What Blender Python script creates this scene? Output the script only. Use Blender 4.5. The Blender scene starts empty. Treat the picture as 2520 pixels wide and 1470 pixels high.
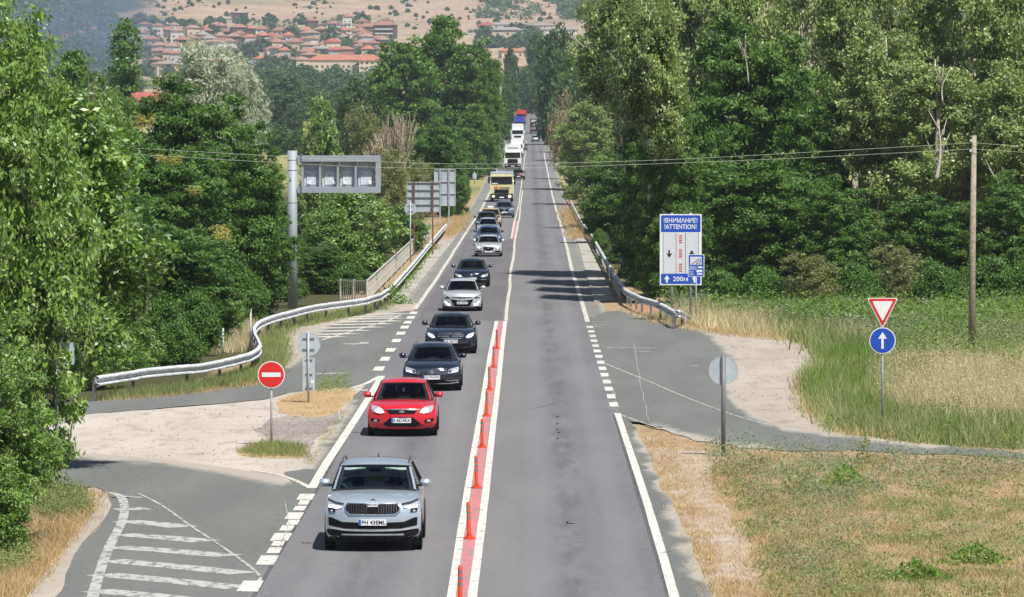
HAZE = 0.00011
import bpy, bmesh, math, random
import numpy as np
from mathutils import Vector, Matrix, noise
from mathutils.geometry import delaunay_2d_cdt
rad = math.radians
RN = random.Random(11)
NR = np.random.default_rng(5)
sc = bpy.context.scene
C = sc.collection

# ------------------------------------------------------------------ camera, sky, sun, exposure
F, CX, CY, HY, CAMH = 12800.0, 1260.0, 735.0, 323.0, 8.2
PITCH = math.atan((CY-HY)/F)
YAW = (1300-CX)/F
cam = bpy.data.cameras.new('camera'); camo = bpy.data.objects.new('camera', cam); C.objects.link(camo)
cam.sensor_width = 36; cam.lens = 36*F/2520; cam.clip_start = 1; cam.clip_end = 30000
camo.location = (0, 0, CAMH); camo.rotation_euler = (math.pi/2-PITCH, 0, YAW)
sc.camera = camo
SUN_EL, SUN_AZ = 59.5, 58.0        # azimuth measured from +X (right) towards the camera
w = bpy.data.worlds.new('World'); sc.world = w; w.use_nodes = True
nt = w.node_tree; nt.nodes.clear()
sky = nt.nodes.new('ShaderNodeTexSky'); sky.sky_type = 'NISHITA'; sky.sun_disc = False
sdir = Vector((math.cos(rad(SUN_EL))*math.cos(rad(SUN_AZ)), -math.cos(rad(SUN_EL))*math.sin(rad(SUN_AZ)), math.sin(rad(SUN_EL))))
sky.sun_elevation = rad(SUN_EL); sky.sun_rotation = math.atan2(sdir.x, sdir.y)
sky.air_density = 1.0; sky.dust_density = 0.8
bg = nt.nodes.new('ShaderNodeBackground'); bg.inputs[1].default_value = 0.05
ow = nt.nodes.new('ShaderNodeOutputWorld'); nt.links.new(sky.outputs[0], bg.inputs[0]); nt.links.new(bg.outputs[0], ow.inputs[0])
sl = bpy.data.lights.new('sun', 'SUN'); sl.energy = 5.0; sl.angle = rad(0.53); sl.color = (1.0, 0.955, 0.89)
so = bpy.data.objects.new('sun', sl); C.objects.link(so); so.rotation_euler = sdir.to_track_quat('Z', 'Y').to_euler()
sc.view_settings.view_transform = 'Standard'; sc.view_settings.look = 'None'
sc.view_settings.exposure = 0.46; sc.view_settings.gamma = 1
sc.cycles.max_bounces = 7; sc.cycles.transparent_max_bounces = 12; sc.cycles.volume_bounces = 0
sc.cycles.diffuse_bounces = 2; sc.cycles.glossy_bounces = 3

# ------------------------------------------------------------------ picture -> place
MROT = camo.rotation_euler.to_matrix()
def ray(x, y): return MROT @ Vector(((x-CX)/F, (CY-y)/F, -1))
def P(x, y, Y):
    d = ray(x, y); t = Y/d.y
    return Vector((d.x*t, Y, CAMH+d.z*t))
ZT = [(-400, 0), (520, 0), (607, .6), (902, 3.1), (985, 4.2), (1206, 6.8), (1600, 12.4), (2000, 17), (2500, 27), (2800, 36),
      (3000, 42), (3900, 86), (4600, 126), (5500, 178), (6500, 240), (9000, 420)]
ZX = np.array([a for a, b in ZT], float); ZZ = np.array([b for a, b in ZT], float)
def rz_(Y): return float(np.interp(Y, ZX, ZZ))
def tz(X, Y):
    """height of the land"""
    z = rz_(Y)
    if Y > 2700:
        k = min(1, (Y-2700)/900)
        z += k*(noise.noise(Vector((X/420, Y/520, 3)))*22 + noise.noise(Vector((X/150, Y/200, 7)))*7)
    if 150 < Y < 520:
        e = min(1, (Y-150)/60, (520-Y)/80)
        if X < -12: z -= 1.6*e*min(1, (-12-X)/6)
        if X > 7.5 and Y > 262: z -= 1.4*min(1, (Y-262)/30, (520-Y)/80)*min(1, (X-7.5)/4)
    return z-(.015 if Y < 500 else .06)
def G(x, y):
    """point of the road plane seen at a picture position"""
    d = ray(x, y)
    if y > 500:
        t = -CAMH/d.z; return Vector((d.x*t, d.y*t, 0))
    lo, Y = 100., 100.
    while Y < 9000:
        if CAMH+d.z*Y/d.y < rz_(Y): break
        lo = Y; Y += 4+Y*.004
    hi = Y
    for _ in range(22):
        m = (lo+hi)/2
        if CAMH+d.z*m/d.y < rz_(m): hi = m
        else: lo = m
    return Vector((d.x*hi/d.y, hi, rz_(hi)))
def T(x, y):
    """point of the hilly land seen at a picture position"""
    d = ray(x, y); lo, Y = 600., 600.
    while Y < 8800:
        if CAMH+d.z*Y/d.y < tz(d.x*Y/d.y, Y): break
        lo = Y; Y += 12
    hi = Y
    for _ in range(14):
        m = (lo+hi)/2
        if CAMH+d.z*m/d.y < tz(d.x*m/d.y, m): hi = m
        else: lo = m
    return Vector((d.x*hi/d.y, hi, tz(d.x*hi/d.y, hi)))
IROT = MROT.transposed()
def proj(p):
    q = IROT @ (Vector(p)-Vector((0, 0, CAMH)))
    return (CX+F*q.x/-q.z, CY-F*q.y/-q.z)

# ------------------------------------------------------------------ objects
def tag(o, label=None, cat=None, group=None, kind=None):
    if label: o['label'] = label
    if cat: o['category'] = cat
    if group: o['group'] = group
    if kind: o['kind'] = kind
    return o
def thing(name, label, cat, loc=(0, 0, 0), rz=0, group=None):
    o = bpy.data.objects.new(name, None); C.objects.link(o); o.empty_display_size = .2
    o.location = loc; o.rotation_euler = (0, 0, rz)
    return tag(o, label, cat, group)
def link(name, me, parent=None, loc=None):
    o = bpy.data.objects.new(name, me); C.objects.link(o)
    if parent: o.parent = parent
    if loc is not None: o.location = loc
    return o
def copy_tree(o, parent=None):
    c = o.copy(); C.objects.link(c)
    if parent: c.parent = parent
    for ch in list(o.children): copy_tree(ch, c)
    return c
class MB:
    def __init__(s): s.v = []; s.f = []; s.m = []
    def add(s, v, f, m=0):
        b = len(s.v); s.v += [tuple(p) for p in v]; s.f += [tuple(i+b for i in q) for q in f]; s.m += [m]*len(f); return s
    def box(s, c, d, rz=0, m=0, taper=1):
        x, y, z = [k/2 for k in d]; cr, sr = math.cos(rz), math.sin(rz); v = []
        for a, b, g in ((-1,-1,-1),(1,-1,-1),(1,1,-1),(-1,1,-1),(-1,-1,1),(1,-1,1),(1,1,1),(-1,1,1)):
            k = taper if g > 0 else 1
            X, Y = a*x*k, b*y*k; v.append((c[0]+X*cr-Y*sr, c[1]+X*sr+Y*cr, c[2]+g*z))
        return s.add(v, [(0,3,2,1),(4,5,6,7),(0,1,5,4),(1,2,6,5),(2,3,7,6),(3,0,4,7)], m)
    def tube(s, pts, rs, n=8, m=0, cap=True):
        pts = [Vector(p) for p in pts]
        if not hasattr(rs, '__len__'): rs = [rs]*len(pts)
        v = []; f = []
        for i, p in enumerate(pts):
            t = (pts[min(i+1, len(pts)-1)]-pts[max(i-1, 0)]); t = t.normalized() if t.length > 1e-9 else Vector((0, 0, 1))
            a = t.cross(Vector((0, 1, 0)) if abs(t.y) < .9 else Vector((1, 0, 0))).normalized(); b = t.cross(a)
            for k in range(n):
                g = 2*math.pi*k/n; v.append(p+(a*math.cos(g)+b*math.sin(g))*rs[i])
        for i in range(len(pts)-1):
            for k in range(n): f.append((i*n+k, i*n+(k+1) % n, (i+1)*n+(k+1) % n, (i+1)*n+k))
        if cap: f += [tuple(range(n))[::-1], tuple((len(pts)-1)*n+k for k in range(n))]
        return s.add(v, f, m)
    def disc(s, c, r, t, n=32, m=0, axis='y', rx=None):
        v = []; rx = rx or r
        for k in range(n):
            g = 2*math.pi*k/n; a, b = math.cos(g)*rx, math.sin(g)*r
            for e in (0, t):
                v.append((c[0]+a, c[1]+e, c[2]+b) if axis == 'y' else (c[0]+e, c[1]+a, c[2]+b) if axis == 'x' else (c[0]+a, c[1]+b, c[2]+e))
        f = [tuple(2*k for k in range(n)), tuple(2*k+1 for k in range(n))[::-1]]
        f += [(2*k, 2*((k+1) % n), 2*((k+1) % n)+1, 2*k+1) for k in range(n)]
        return s.add(v, f, m)
    def prism(s, poly, y0, y1, m=0):
        """poly in (x,z), from depth y0 to y1"""
        n = len(poly); v = [(x, y0, z) for x, z in poly]+[(x, y1, z) for x, z in poly]
        return s.add(v, [tuple(range(n)), tuple(range(n, 2*n))[::-1]]+[(i, (i+1) % n, (i+1) % n+n, i+n) for i in range(n)], m)
    def grid(s, rows, m=0, skip=None):
        n = len(rows[0]); v = [p for r in rows for p in r]
        s.add(v, [(i*n+k, i*n+k+1, (i+1)*n+k+1, (i+1)*n+k) for i in range(len(rows)-1) for k in range(n-1) if not skip or not skip(i, k)], m); return s
    def mesh(s, name, mats, smooth=False):
        me = bpy.data.meshes.new(name); me.from_pydata(s.v, [], s.f)
        for q in (mats if isinstance(mats, (list, tuple)) else [mats]): me.materials.append(q)
        if len(me.materials) > 1: me.polygons.foreach_set('material_index', s.m)
        if smooth: me.polygons.foreach_set('use_smooth', [True]*len(me.polygons))
        me.update(); return me
    def build(s, name, mats, parent=None, smooth=False, bevel=0, sub=0, loc=None):
        o = link(name, s.mesh(name, mats, smooth), parent, loc)
        if bevel:
            b = o.modifiers.new('b', 'BEVEL'); b.width = bevel; b.segments = 2; b.limit_method = 'ANGLE'; b.angle_limit = rad(35)
        if sub:
            b = o.modifiers.new('s', 'SUBSURF'); b.levels = sub; b.render_levels = sub
        return o
def fastmesh(name, V, nper, mat, var=None, attrs=None, faces=None):
    """many separate faces of nper corners each"""
    me = bpy.data.meshes.new(name); V = np.asarray(V, np.float32).reshape(-1, 3)
    n = len(V)//nper if faces is None else len(faces)
    me.vertices.add(len(V)); me.vertices.foreach_set('co', V.ravel())
    me.loops.add(n*nper); me.loops.foreach_set('vertex_index', np.arange(n*nper, dtype=np.int32) if faces is None else np.asarray(faces, np.int32).ravel())
    me.polygons.add(n); me.polygons.foreach_set('loop_start', np.arange(0, n*nper, nper, dtype=np.int32))
    if var is not None:
        a = me.attributes.new('var', 'FLOAT', 'FACE'); a.data.foreach_set('value', np.asarray(var, np.float32))
    for k, arr in (attrs or {}).items():
        a = me.attributes.new(k, 'FLOAT', 'POINT'); a.data.foreach_set('value', np.asarray(arr, np.float32))
    me.materials.append(mat); me.update(calc_edges=True); return me
def text_mesh(s, size, mat, depth=.004, bold=.0):
    cu = bpy.data.curves.new('txt', 'FONT'); cu.body = s; cu.size = size; cu.extrude = depth; cu.align_x = 'CENTER'; cu.align_y = 'CENTER'; cu.offset = bold
    cu.resolution_u = 2
    o = bpy.data.objects.new('txt', cu); me = bpy.data.meshes.new_from_object(o); bpy.data.objects.remove(o)
    me.materials.clear(); me.materials.append(mat); return me
def text(name, s, size, mat, parent, loc, bold=0, fit=None, height=None):
    """upright lettering that faces -y"""
    me = text_mesh(s, size, mat, .0006, bold); o = link(name, me, parent, loc); o.rotation_euler = (math.pi/2, 0, 0)
    xs = [v.co.x for v in me.vertices]; ys = [v.co.y for v in me.vertices]
    if fit: o.scale.x = fit/(max(xs)-min(xs))
    if height: o.scale.y = height/(max(ys)-min(ys))
    cx = (max(xs)+min(xs))/2; cy = (max(ys)+min(ys))/2
    for v in me.vertices: v.co.x -= cx; v.co.y -= cy
    return o

# ------------------------------------------------------------------ materials
class N:
    def __init__(s, name):
        s.m = bpy.data.materials.new(name); s.m.use_nodes = True; s.t = s.m.node_tree; s.t.nodes.clear()
        s.out = s.n('ShaderNodeOutputMaterial')
    def n(s, typ, **k):
        o = s.t.nodes.new(typ)
        for a, b in k.items():
            if a.startswith('i_'):
                key = a[2:]; key = int(key) if key.isdigit() else key
                if hasattr(b, 'is_output') or isinstance(b, bpy.types.NodeSocket): s.t.links.new(b, o.inputs[key])
                else: o.inputs[key].default_value = b
            else: setattr(o, a, b)
        return o
    def l(s, a, b): s.t.links.new(a, b)
    def pos(s): return s.n('ShaderNodeNewGeometry').outputs['Position']
    def obj(s): return s.n('ShaderNodeTexCoord').outputs['Object']
    def noise(s, co, scale, detail=3, rough=.55, stretch=None):
        if stretch:
            mp = s.n('ShaderNodeMapping'); s.l(co, mp.inputs[0]); mp.inputs['Scale'].default_value = stretch; co = mp.outputs[0]
        q = s.n('ShaderNodeTexNoise'); s.l(co, q.inputs['Vector']); q.inputs['Scale'].default_value = scale
        q.inputs['Detail'].default_value = detail; q.inputs['Roughness'].default_value = rough
        return q.outputs['Fac']
    def ramp(s, fac, a, b):
        q = s.n('ShaderNodeMapRange'); q.interpolation_type = 'SMOOTHSTEP'; s.l(fac, q.inputs[0]); q.inputs[1].default_value = a; q.inputs[2].default_value = b
        return q.outputs[0]
    def mix(s, fac, a, b, mode='MIX'):
        q = s.n('ShaderNodeMix'); q.data_type = 'RGBA'; q.blend_type = mode
        for i, val in ((0, fac), (6, a), (7, b)):
            if isinstance(val, bpy.types.NodeSocket): s.l(val, q.inputs[i])
            else: q.inputs[i].default_value = (*val, 1) if isinstance(val, tuple) and len(val) == 3 else val
        return q.outputs[2]
    def math(s, op, a, b=0, c=None):
        q = s.n('ShaderNodeMath'); q.operation = op
        for i, val in enumerate((a, b, c)):
            if val is None: continue
            if isinstance(val, bpy.types.NodeSocket): s.l(val, q.inputs[i])
            else: q.inputs[i].default_value = val
        return q.outputs[0]
    def attr(s, name): return s.n('ShaderNodeAttribute', attribute_name=name).outputs['Fac']
    def bump(s, h, strength=.3, dist=.02):
        q = s.n('ShaderNodeBump'); s.l(h, q.inputs['Height']); q.inputs['Strength'].default_value = strength; q.inputs['Distance'].default_value = dist
        return q.outputs[0]
    def bsdf(s, col, rough=.6, metal=0, normal=None, coat=0, emit=None, es=0, spec=.5):
        q = s.n('ShaderNodeBsdfPrincipled')
        for key, val in (('Base Color', col), ('Roughness', rough), ('Metallic', metal), ('Coat Weight', coat), ('Specular IOR Level', spec)):
            if isinstance(val, bpy.types.NodeSocket): s.l(val, q.inputs[key])
            else: q.inputs[key].default_value = (*val, 1) if isinstance(val, tuple) else val
        if normal: s.l(normal, q.inputs['Normal'])
        if emit: q.inputs['Emission Color'].default_value = (*emit, 1); q.inputs['Emission Strength'].default_value = es
        s.l(q.outputs[0], s.out.inputs[0]); return q
MATS = {}
def mat(name, col, rough=.6, metal=0, var=.15, scale=6, coat=0, emit=None, es=0, spec=.5, world=False, bump=0):
    """plain surface with slight tone and gloss variation"""
    if name in MATS: return MATS[name]
    k = N(name); co = k.pos() if world else k.obj(); f = k.noise(co, scale, 4)
    dark = tuple(c*(1-var) for c in col); lite = tuple(min(1, c*(1+var)) for c in col)
    c = k.mix(k.ramp(f, .3, .7), dark, lite)
    r = k.math('ADD', k.math('MULTIPLY', f, .15), max(0, rough-.075))
    k.bsdf(c, r, metal, k.bump(k.noise(co, scale*12, 3), bump, .01) if bump else None, coat, emit, es, spec)
    MATS[name] = k.m; return k.m
def leafmat(name, a, b, c, trans=.35, gloss=.35):
    k = N(name); v = k.attr('var'); oi = k.n('ShaderNodeObjectInfo').outputs['Random']
    col = k.mix(k.ramp(v, 0, .55), a, b); col = k.mix(k.ramp(v, .72, 1), col, c)
    col = k.mix(k.math('MULTIPLY', k.ramp(oi, 0, 1), .25), col, k.mix(.5, b, c))
    n1 = k.noise(k.obj(), .35, 2)
    hs = k.n('ShaderNodeHueSaturation'); hs.inputs['Value'].default_value = 1; k.l(k.math('ADD', k.math('MULTIPLY', n1, .7), .68), hs.inputs['Value']); k.l(col, hs.inputs['Color'])
    d = k.n('ShaderNodeBsdfDiffuse'); k.l(hs.outputs[0], d.inputs[0])
    t = k.n('ShaderNodeBsdfTranslucent'); k.l(k.mix(.5, hs.outputs[0], (b[0]*1.3, b[1]*1.5, b[2]*.7)), t.inputs[0])
    g = k.n('ShaderNodeBsdfGlossy'); g.inputs['Roughness'].default_value = .38; g.inputs[0].default_value = (.9, .95, .9, 1)
    m1 = k.n('ShaderNodeMixShader'); m1.inputs[0].default_value = trans; k.l(d.outputs[0], m1.inputs[1]); k.l(t.outputs[0], m1.inputs[2])
    fr = k.n('ShaderNodeFresnel'); fr.inputs[0].default_value = 1.42
    m2 = k.n('ShaderNodeMixShader'); k.l(k.math('MULTIPLY', fr.outputs[0], gloss), m2.inputs[0]); k.l(m1.outputs[0], m2.inputs[1]); k.l(g.outputs[0], m2.inputs[2])
    k.l(m2.outputs[0], k.out.inputs[0]); MATS[name] = k.m; return k.m
def asphalt(name, col, light, dusty=None, scale=1.0, lanes=False):
    k = N(name); p = k.pos()
    f = k.noise(p, .55*scale, 4, stretch=(1, .12, 1)); g = k.noise(p, 30, 2); c = k.mix(k.ramp(f, .3, .72), col, light)
    c = k.mix(k.ramp(g, .62, .75), c, tuple(x*1.55 for x in light)); c = k.mix(k.ramp(g, .4, .25), c, tuple(x*.6 for x in col))
    c = k.mix(k.math('MULTIPLY', k.ramp(k.noise(p, 5.5, 5, .75, stretch=(1, .35, 1)), .35, .68), .30), c, tuple(x*1.32 for x in light)); c = k.mix(k.math('MULTIPLY', k.ramp(k.noise(p, 12, 3, .7), .58, .70), .35), c, tuple(x*.62 for x in col))
    crack = k.n('ShaderNodeTexVoronoi', feature='DISTANCE_TO_EDGE'); mp = k.n('ShaderNodeMapping'); mp.inputs['Scale'].default_value = (.22, .045, 1)
    wv = k.n('ShaderNodeVectorMath', operation='ADD'); nz = k.n('ShaderNodeTexNoise'); nz.inputs['Scale'].default_value = .6; k.l(p, nz.inputs['Vector'])
    k.l(p, wv.inputs[0]); k.l(nz.outputs['Color'], wv.inputs[1]); k.l(wv.outputs[0], mp.inputs[0]); k.l(mp.outputs[0], crack.inputs['Vector'])
    c = k.mix(k.math('MULTIPLY', k.ramp(crack.outputs['Distance'], .006, .001), k.ramp(k.noise(p, .15, 2), .5, .6)), c, tuple(x*.5 for x in col))
    if lanes:
        # polished wheel tracks, oil band in mid lane and dust gathered beside the centre island
        x = k.n('ShaderNodeSeparateXYZ', i_0=p).outputs[0]; xw = k.math('ADD', x, k.math('MULTIPLY', k.noise(p, .35, 2, stretch=(1, .1, 1)), .3))
        def band(c0, w_): return k.ramp(k.math('ABSOLUTE', k.math('SUBTRACT', xw, c0)), w_, w_*.25)
        oil = k.math('MULTIPLY', band(1.05, .42), k.ramp(k.noise(p, 1.4, 5, .65, stretch=(1, .12, 1)), .38, .62)); oil2 = k.math('MULTIPLY', band(-2.9, .45), k.ramp(k.noise(p, 1.1, 4, .6, stretch=(1, .1, 1)), .4, .65))
        c = k.mix(k.math('MULTIPLY', k.math('MAXIMUM', oil, oil2), .5), c, tuple(q*.55 for q in col))
        for w0 in (.32, 1.95, -3.65, -2.05): c = k.mix(k.math('MULTIPLY', band(w0, .38), .24), c, tuple(q*1.35 for q in light))
        c = k.mix(k.math('MULTIPLY', band(-.45, .75), .22), c, (.24, .225, .195)); c = k.mix(k.math('MULTIPLY', band(-1.75, .45), .20), c, (.25, .235, .20))
        st = k.ramp(k.noise(p, .5, 5, .7, stretch=(.35, 1.2, 1)), .66, .70); c = k.mix(k.math('MULTIPLY', st, .25), c, tuple(q*.5 for q in col))
    if dusty:
        d = k.attr('dust'); dn = k.noise(p, 2.2, 5, .7, stretch=(1, .35, 1))
        c = k.mix(k.ramp(k.math('ADD', d, k.math('MULTIPLY', dn, .55)), .52, .95), c, dusty)
        c = k.mix(k.ramp(k.noise(p, 24, 2, .6, stretch=(1, .5, 1)), .68, .74), c, tuple(x*1.15 for x in dusty))
    k.bsdf(c, .86, 0, k.bump(g, .35, .01), spec=.3); MATS[name] = k.m; return k.m
A_MAIN = asphalt('asphalt_main', (.130, .128, .136), (.168, .166, .173), lanes=True)
A_PATCH = asphalt('asphalt_patch', (.112, .108, .114), (.140, .136, .140))
A_SIDE = asphalt('asphalt_side', (.118, .125, .118), (.155, .162, .152), (.36, .33, .285))
A_SHO = asphalt('asphalt_shoulder', (.160, .167, .153), (.215, .22, .203), (.36, .32, .275))
def paint(name, col, under, wear):
    k = N(name); p = k.pos(); f = k.noise(p, 5, 5, .65, stretch=(1, .3, 1)); g = k.noise(p, 40, 2)
    c = k.mix(k.ramp(f, .35, .7), col, tuple(x*.82 for x in col)); c = k.mix(k.math('MULTIPLY', k.ramp(k.noise(p, 1.3, 4, .7, stretch=(2.2, .18, 1)), .54, .70), .38), c, tuple(x*.55 for x in col))
    c = k.mix(k.ramp(k.math('ADD', f, k.math('MULTIPLY', g, .3)), wear, wear+.09), c, under)
    k.bsdf(c, .75, spec=.3); MATS[name] = k.m; return k.m
WHITE = paint('road_white', (.64, .62, .565), (.24, .235, .225), .75)
WORN = paint('road_white_worn', (.44, .435, .405), (.18, .188, .176), .66)
OLDW = paint('road_white_old', (.58, .55, .48), (.25, .24, .22), .70)
PINK = paint('road_pink', (.54, .19, .195), (.33, .22, .21), .64)
def gravelmat(name, col, dark, lite, spot=.60):
    k = N(name); p = k.pos(); f = k.noise(p, .5, 5, .6, stretch=(1, .2, 1)); g = k.noise(p, 9, 4, .7, stretch=(1, .5, 1))
    c = k.mix(k.ramp(f, .32, .68), col, lite); c = k.mix(k.math('MULTIPLY', k.ramp(k.noise(p, 1.6, 5, .7, stretch=(1, .3, 1)), .52, .64), .55), c, dark); c = k.mix(k.math('MULTIPLY', k.ramp(k.noise(p, .9, 3, .6, stretch=(.25, 1.4, 1)), .58, .66), .4), c, tuple(x*.72 for x in col)); c = k.mix(k.ramp(g, spot, spot+.12), c, dark)
    c = k.mix(k.ramp(k.noise(p, 33, 2), .63, .7), c, tuple(min(.8, x*1.3) for x in lite))
    k.bsdf(c, .95, 0, k.bump(g, .5, .03), spec=.15); MATS[name] = k.m; return k.m
GRAVEL = gravelmat('pale_gravel', (.41, .37, .32), (.255, .22, .18), (.48, .44, .385))
GRAVELP = gravelmat('pinkish_gravel', (.345, .305, .26), (.225, .195, .165), (.42, .375, .32))
CONC = gravelmat('concrete', (.34, .325, .285), (.22, .2, .17), (.42, .4, .36))
GALV = mat('galvanised', (.40, .43, .45), .65, .1, .14, 5)
GANT = mat('gantry_paint', (.31, .35, .385), .6, .1, .05, 1.5)
RAILM = mat('rail_zinc', (.60, .62, .63), .6, .1, .22, 2.5)
GALV2 = mat('sign_back_grey', (.46, .53, .59), .55, .3, .08, 4)
GALVD = mat('dark_steel', (.16, .165, .17), .6, .3)
RUST = mat('rust', (.16, .065, .04), .85, 0, .3, 12)
BLACK = mat('black_plastic', (.012, .012, .014), .7, spec=.25)
TYRE = mat('tyre_rubber', (.018, .018, .019), .85)
RIM = mat('rim_alloy', (.45, .46, .48), .35, .8)
CHROME = mat('chrome', (.82, .83, .86), .12, 1, .05)
RED = mat('sign_red', (.62, .02, .02), .45, var=.05)
BLUE = mat('sign_blue', (.008, .07, .45), .45, var=.05)
SWHITE = mat('sign_white', (.74, .76, .79), .5, var=.03)
SBLACK = mat('sign_black', (.015, .015, .018), .6)
ORANGE = mat('delineator_red', (.72, .075, .02), .55, var=.08)
REFL = mat('reflector_grey', (.20, .20, .20), .45, .2)
WOODP = mat('pole_wood', (.33, .27, .21), .85, 0, .25, 9, bump=.4)
BARK = mat('bark_grey_brown', (.17, .135, .10), .9, 0, .35, 5, bump=.6)
BARKL = mat('bark_pale', (.44, .40, .33), .85, 0, .3, 4, bump=.5)
BARKD = mat('bark_dark', (.045, .038, .032), .9, 0, .3, 5)
SEATM = mat('seat_dark', (.018, .018, .021), .8)
TRIM = mat('pale_trim', (.50, .66, .60), .6)  # pale tone painted for light reflected on pillars and visors
LAMPG = mat('headlight_glass', (.62, .66, .72), .12, .5, .1, 20)
LAMPD = mat('headlight_dark', (.06, .065, .075), .15, .3)
LAMPON = mat('headlight_lit', (.9, .9, .85), .2, emit=(1, .74, .34), es=2.8)
DRL = mat('daylight_lit', (.9, .9, .9), .2, emit=(.92, .96, 1), es=4.5)
def carpaint(name, col, metal=.0, rough=.28): return mat('paint_'+name, col, rough, metal, .04, 3, coat=.9)
def glassmat():
    k = N('car_glass'); tr = k.n('ShaderNodeBsdfTransparent'); tr.inputs[0].default_value = (.20, .25, .27, 1)
    gl = k.n('ShaderNodeBsdfGlossy'); gl.inputs['Roughness'].default_value = .03; fr = k.n('ShaderNodeFresnel'); fr.inputs[0].default_value = 1.45
    m = k.n('ShaderNodeMixShader'); k.l(k.math('MULTIPLY', fr.outputs[0], .4), m.inputs[0]); k.l(tr.outputs[0], m.inputs[1]); k.l(gl.outputs[0], m.inputs[2]); k.l(m.outputs[0], k.out.inputs[0])
    return k.m
GLASS = glassmat()
DGLASS = mat('dark_glass', (.012, .018, .024), .08, 0, .1, 3, spec=.6)

# ------------------------------------------------------------------ flat sheets
def cr(pts, closed=True, n=5):
    """smooth curve through picture points"""
    pts = [Vector(p) for p in pts]; m = len(pts); o = []
    for i in range(m if closed else m-1):
        a, b, c, d = (pts[(i+k) % m] if closed else pts[min(max(i+k, 0), m-1)] for k in (-1, 0, 1, 2))
        for j in range(n):
            t = j/n; o.append(.5*((2*b)+(c-a)*t+(2*a-5*b+4*c-d)*t*t+(3*b-a-3*c+d)*t**3))
    if not closed: o.append(pts[-1])
    return o
def cdt(poly, step, sx=1, sy=1):
    q = [Vector((p[0]/sx, p[1]/sy)) for p in poly]; n = len(q)
    xs = [p.x for p in q]; ys = [p.y for p in q]; V = list(q)
    x = min(xs)+step/2
    k = 0
    while x < max(xs):
        y = min(ys)+step*(.5 if k % 2 else .1)
        while y < max(ys): V.append(Vector((x, y))); y += step
        x += step*.9; k += 1
    r = delaunay_2d_cdt(V, [], [list(range(n))], 1, 1e-6)
    return [(v.x*sx, v.y*sy) for v in r[0]], [tuple(f) for f in r[2]]
def sheet(name, px, z, m, smooth=True, jit=0, step=.9, dust=None, n=5, dust_w=.8, structure=True):
    pts = cr(px, True, n) if smooth else [Vector(p) for p in px]
    wp = [G(p.x, p.y) for p in pts]
    if jit:
        out = []
        for i, p in enumerate(wp):
            q = wp[(i+1) % len(wp)]; L = math.hypot(q.x-p.x, (q.y-p.y)/5); k = max(1, int(L/.25))
            for j in range(k):
                r = p.lerp(q, j/k); s = Vector((r.x*1.7, r.y*.35, z*50))
                r = r+Vector((noise.fractal(s, 1, 2, 3)*jit, noise.fractal(s+Vector((9, 4, 2)), 1, 2, 3)*jit*4, 0)); out.append(r)
        wp = out
    V, Fc = cdt([(p.x, p.y) for p in wp], step, 1, 5)
    co = np.array([(x, y, rz_(y)+z) for x, y in V])
    at = {}
    if dust:
        dl = []
        for line in dust:
            g = [G(*p) for p in cr(line, False, 4)]; dl += [(g[i], g[i+1]) for i in range(len(g)-1)]
        A = np.array([(a.x, a.y/3.5) for a, b in dl]); B = np.array([(b.x, b.y/3.5) for a, b in dl]); Q = co[:, :2]/np.array([1, 3.5])
        D = B-A; L2 = (D**2).sum(1)+1e-9; best = np.full(len(Q), 1e9)
        for i in range(len(A)):
            t = np.clip(((Q-A[i])@D[i])/L2[i], 0, 1); best = np.minimum(best, np.hypot(*(Q-A[i]-t[:, None]*D[i]).T))
        at['dust'] = np.exp(-best/dust_w)
    else: at['dust'] = np.zeros(len(co))
    me = bpy.data.meshes.new(name); me.from_pydata(co.tolist(), [], Fc); me.materials.append(m)
    a = me.attributes.new('dust', 'FLOAT', 'POINT'); a.data.foreach_set('value', at['dust'].astype(np.float32))
    o = link(name, me)
    # all faces up
    if me.polygons and me.polygons[0].normal.z < 0: me.flip_normals()
    if structure: o['kind'] = 'structure'
    return o
def strip(name, px, width, z, m, parent=None, wob=0, smooth=False, world=False, seg=6.0):
    """a painted line of a given width in metres along picture points"""
    pts = cr(px, False, 4) if smooth else [Vector(p) for p in px]
    g = [Vector(p) for p in px] if world else [G(p.x, p.y) for p in pts]
    o = [g[0]]
    for a, b in zip(g, g[1:]):
        k = max(1, int((b-a).length/seg)); o += [a.lerp(b, j/k) for j in range(1, k+1)]
    v = []
    for i, p in enumerate(o):
        t = o[min(i+1, len(o)-1)]-o[max(i-1, 0)]; t.z = 0; t.normalize(); nn = Vector((t.y, -t.x, 0))
        wx = noise.noise(Vector((p.y/23, width*9, px[0][0])))*wob
        ww = width*(1+.12*noise.noise(Vector((p.y/5, px[0][1], 1))))
        for s in (-.5, .5): v.append((p.x+nn.x*ww*s+wx, p.y+nn.y*ww*s, rz_(p.y)+z))
    mb = MB().add(v, [(2*i, 2*i+1, 2*i+3, 2*i+2) for i in range(len(o)-1)])
    ob = mb.build(name, m, parent)
    if not parent: ob['kind'] = 'structure'
    return ob
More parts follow.
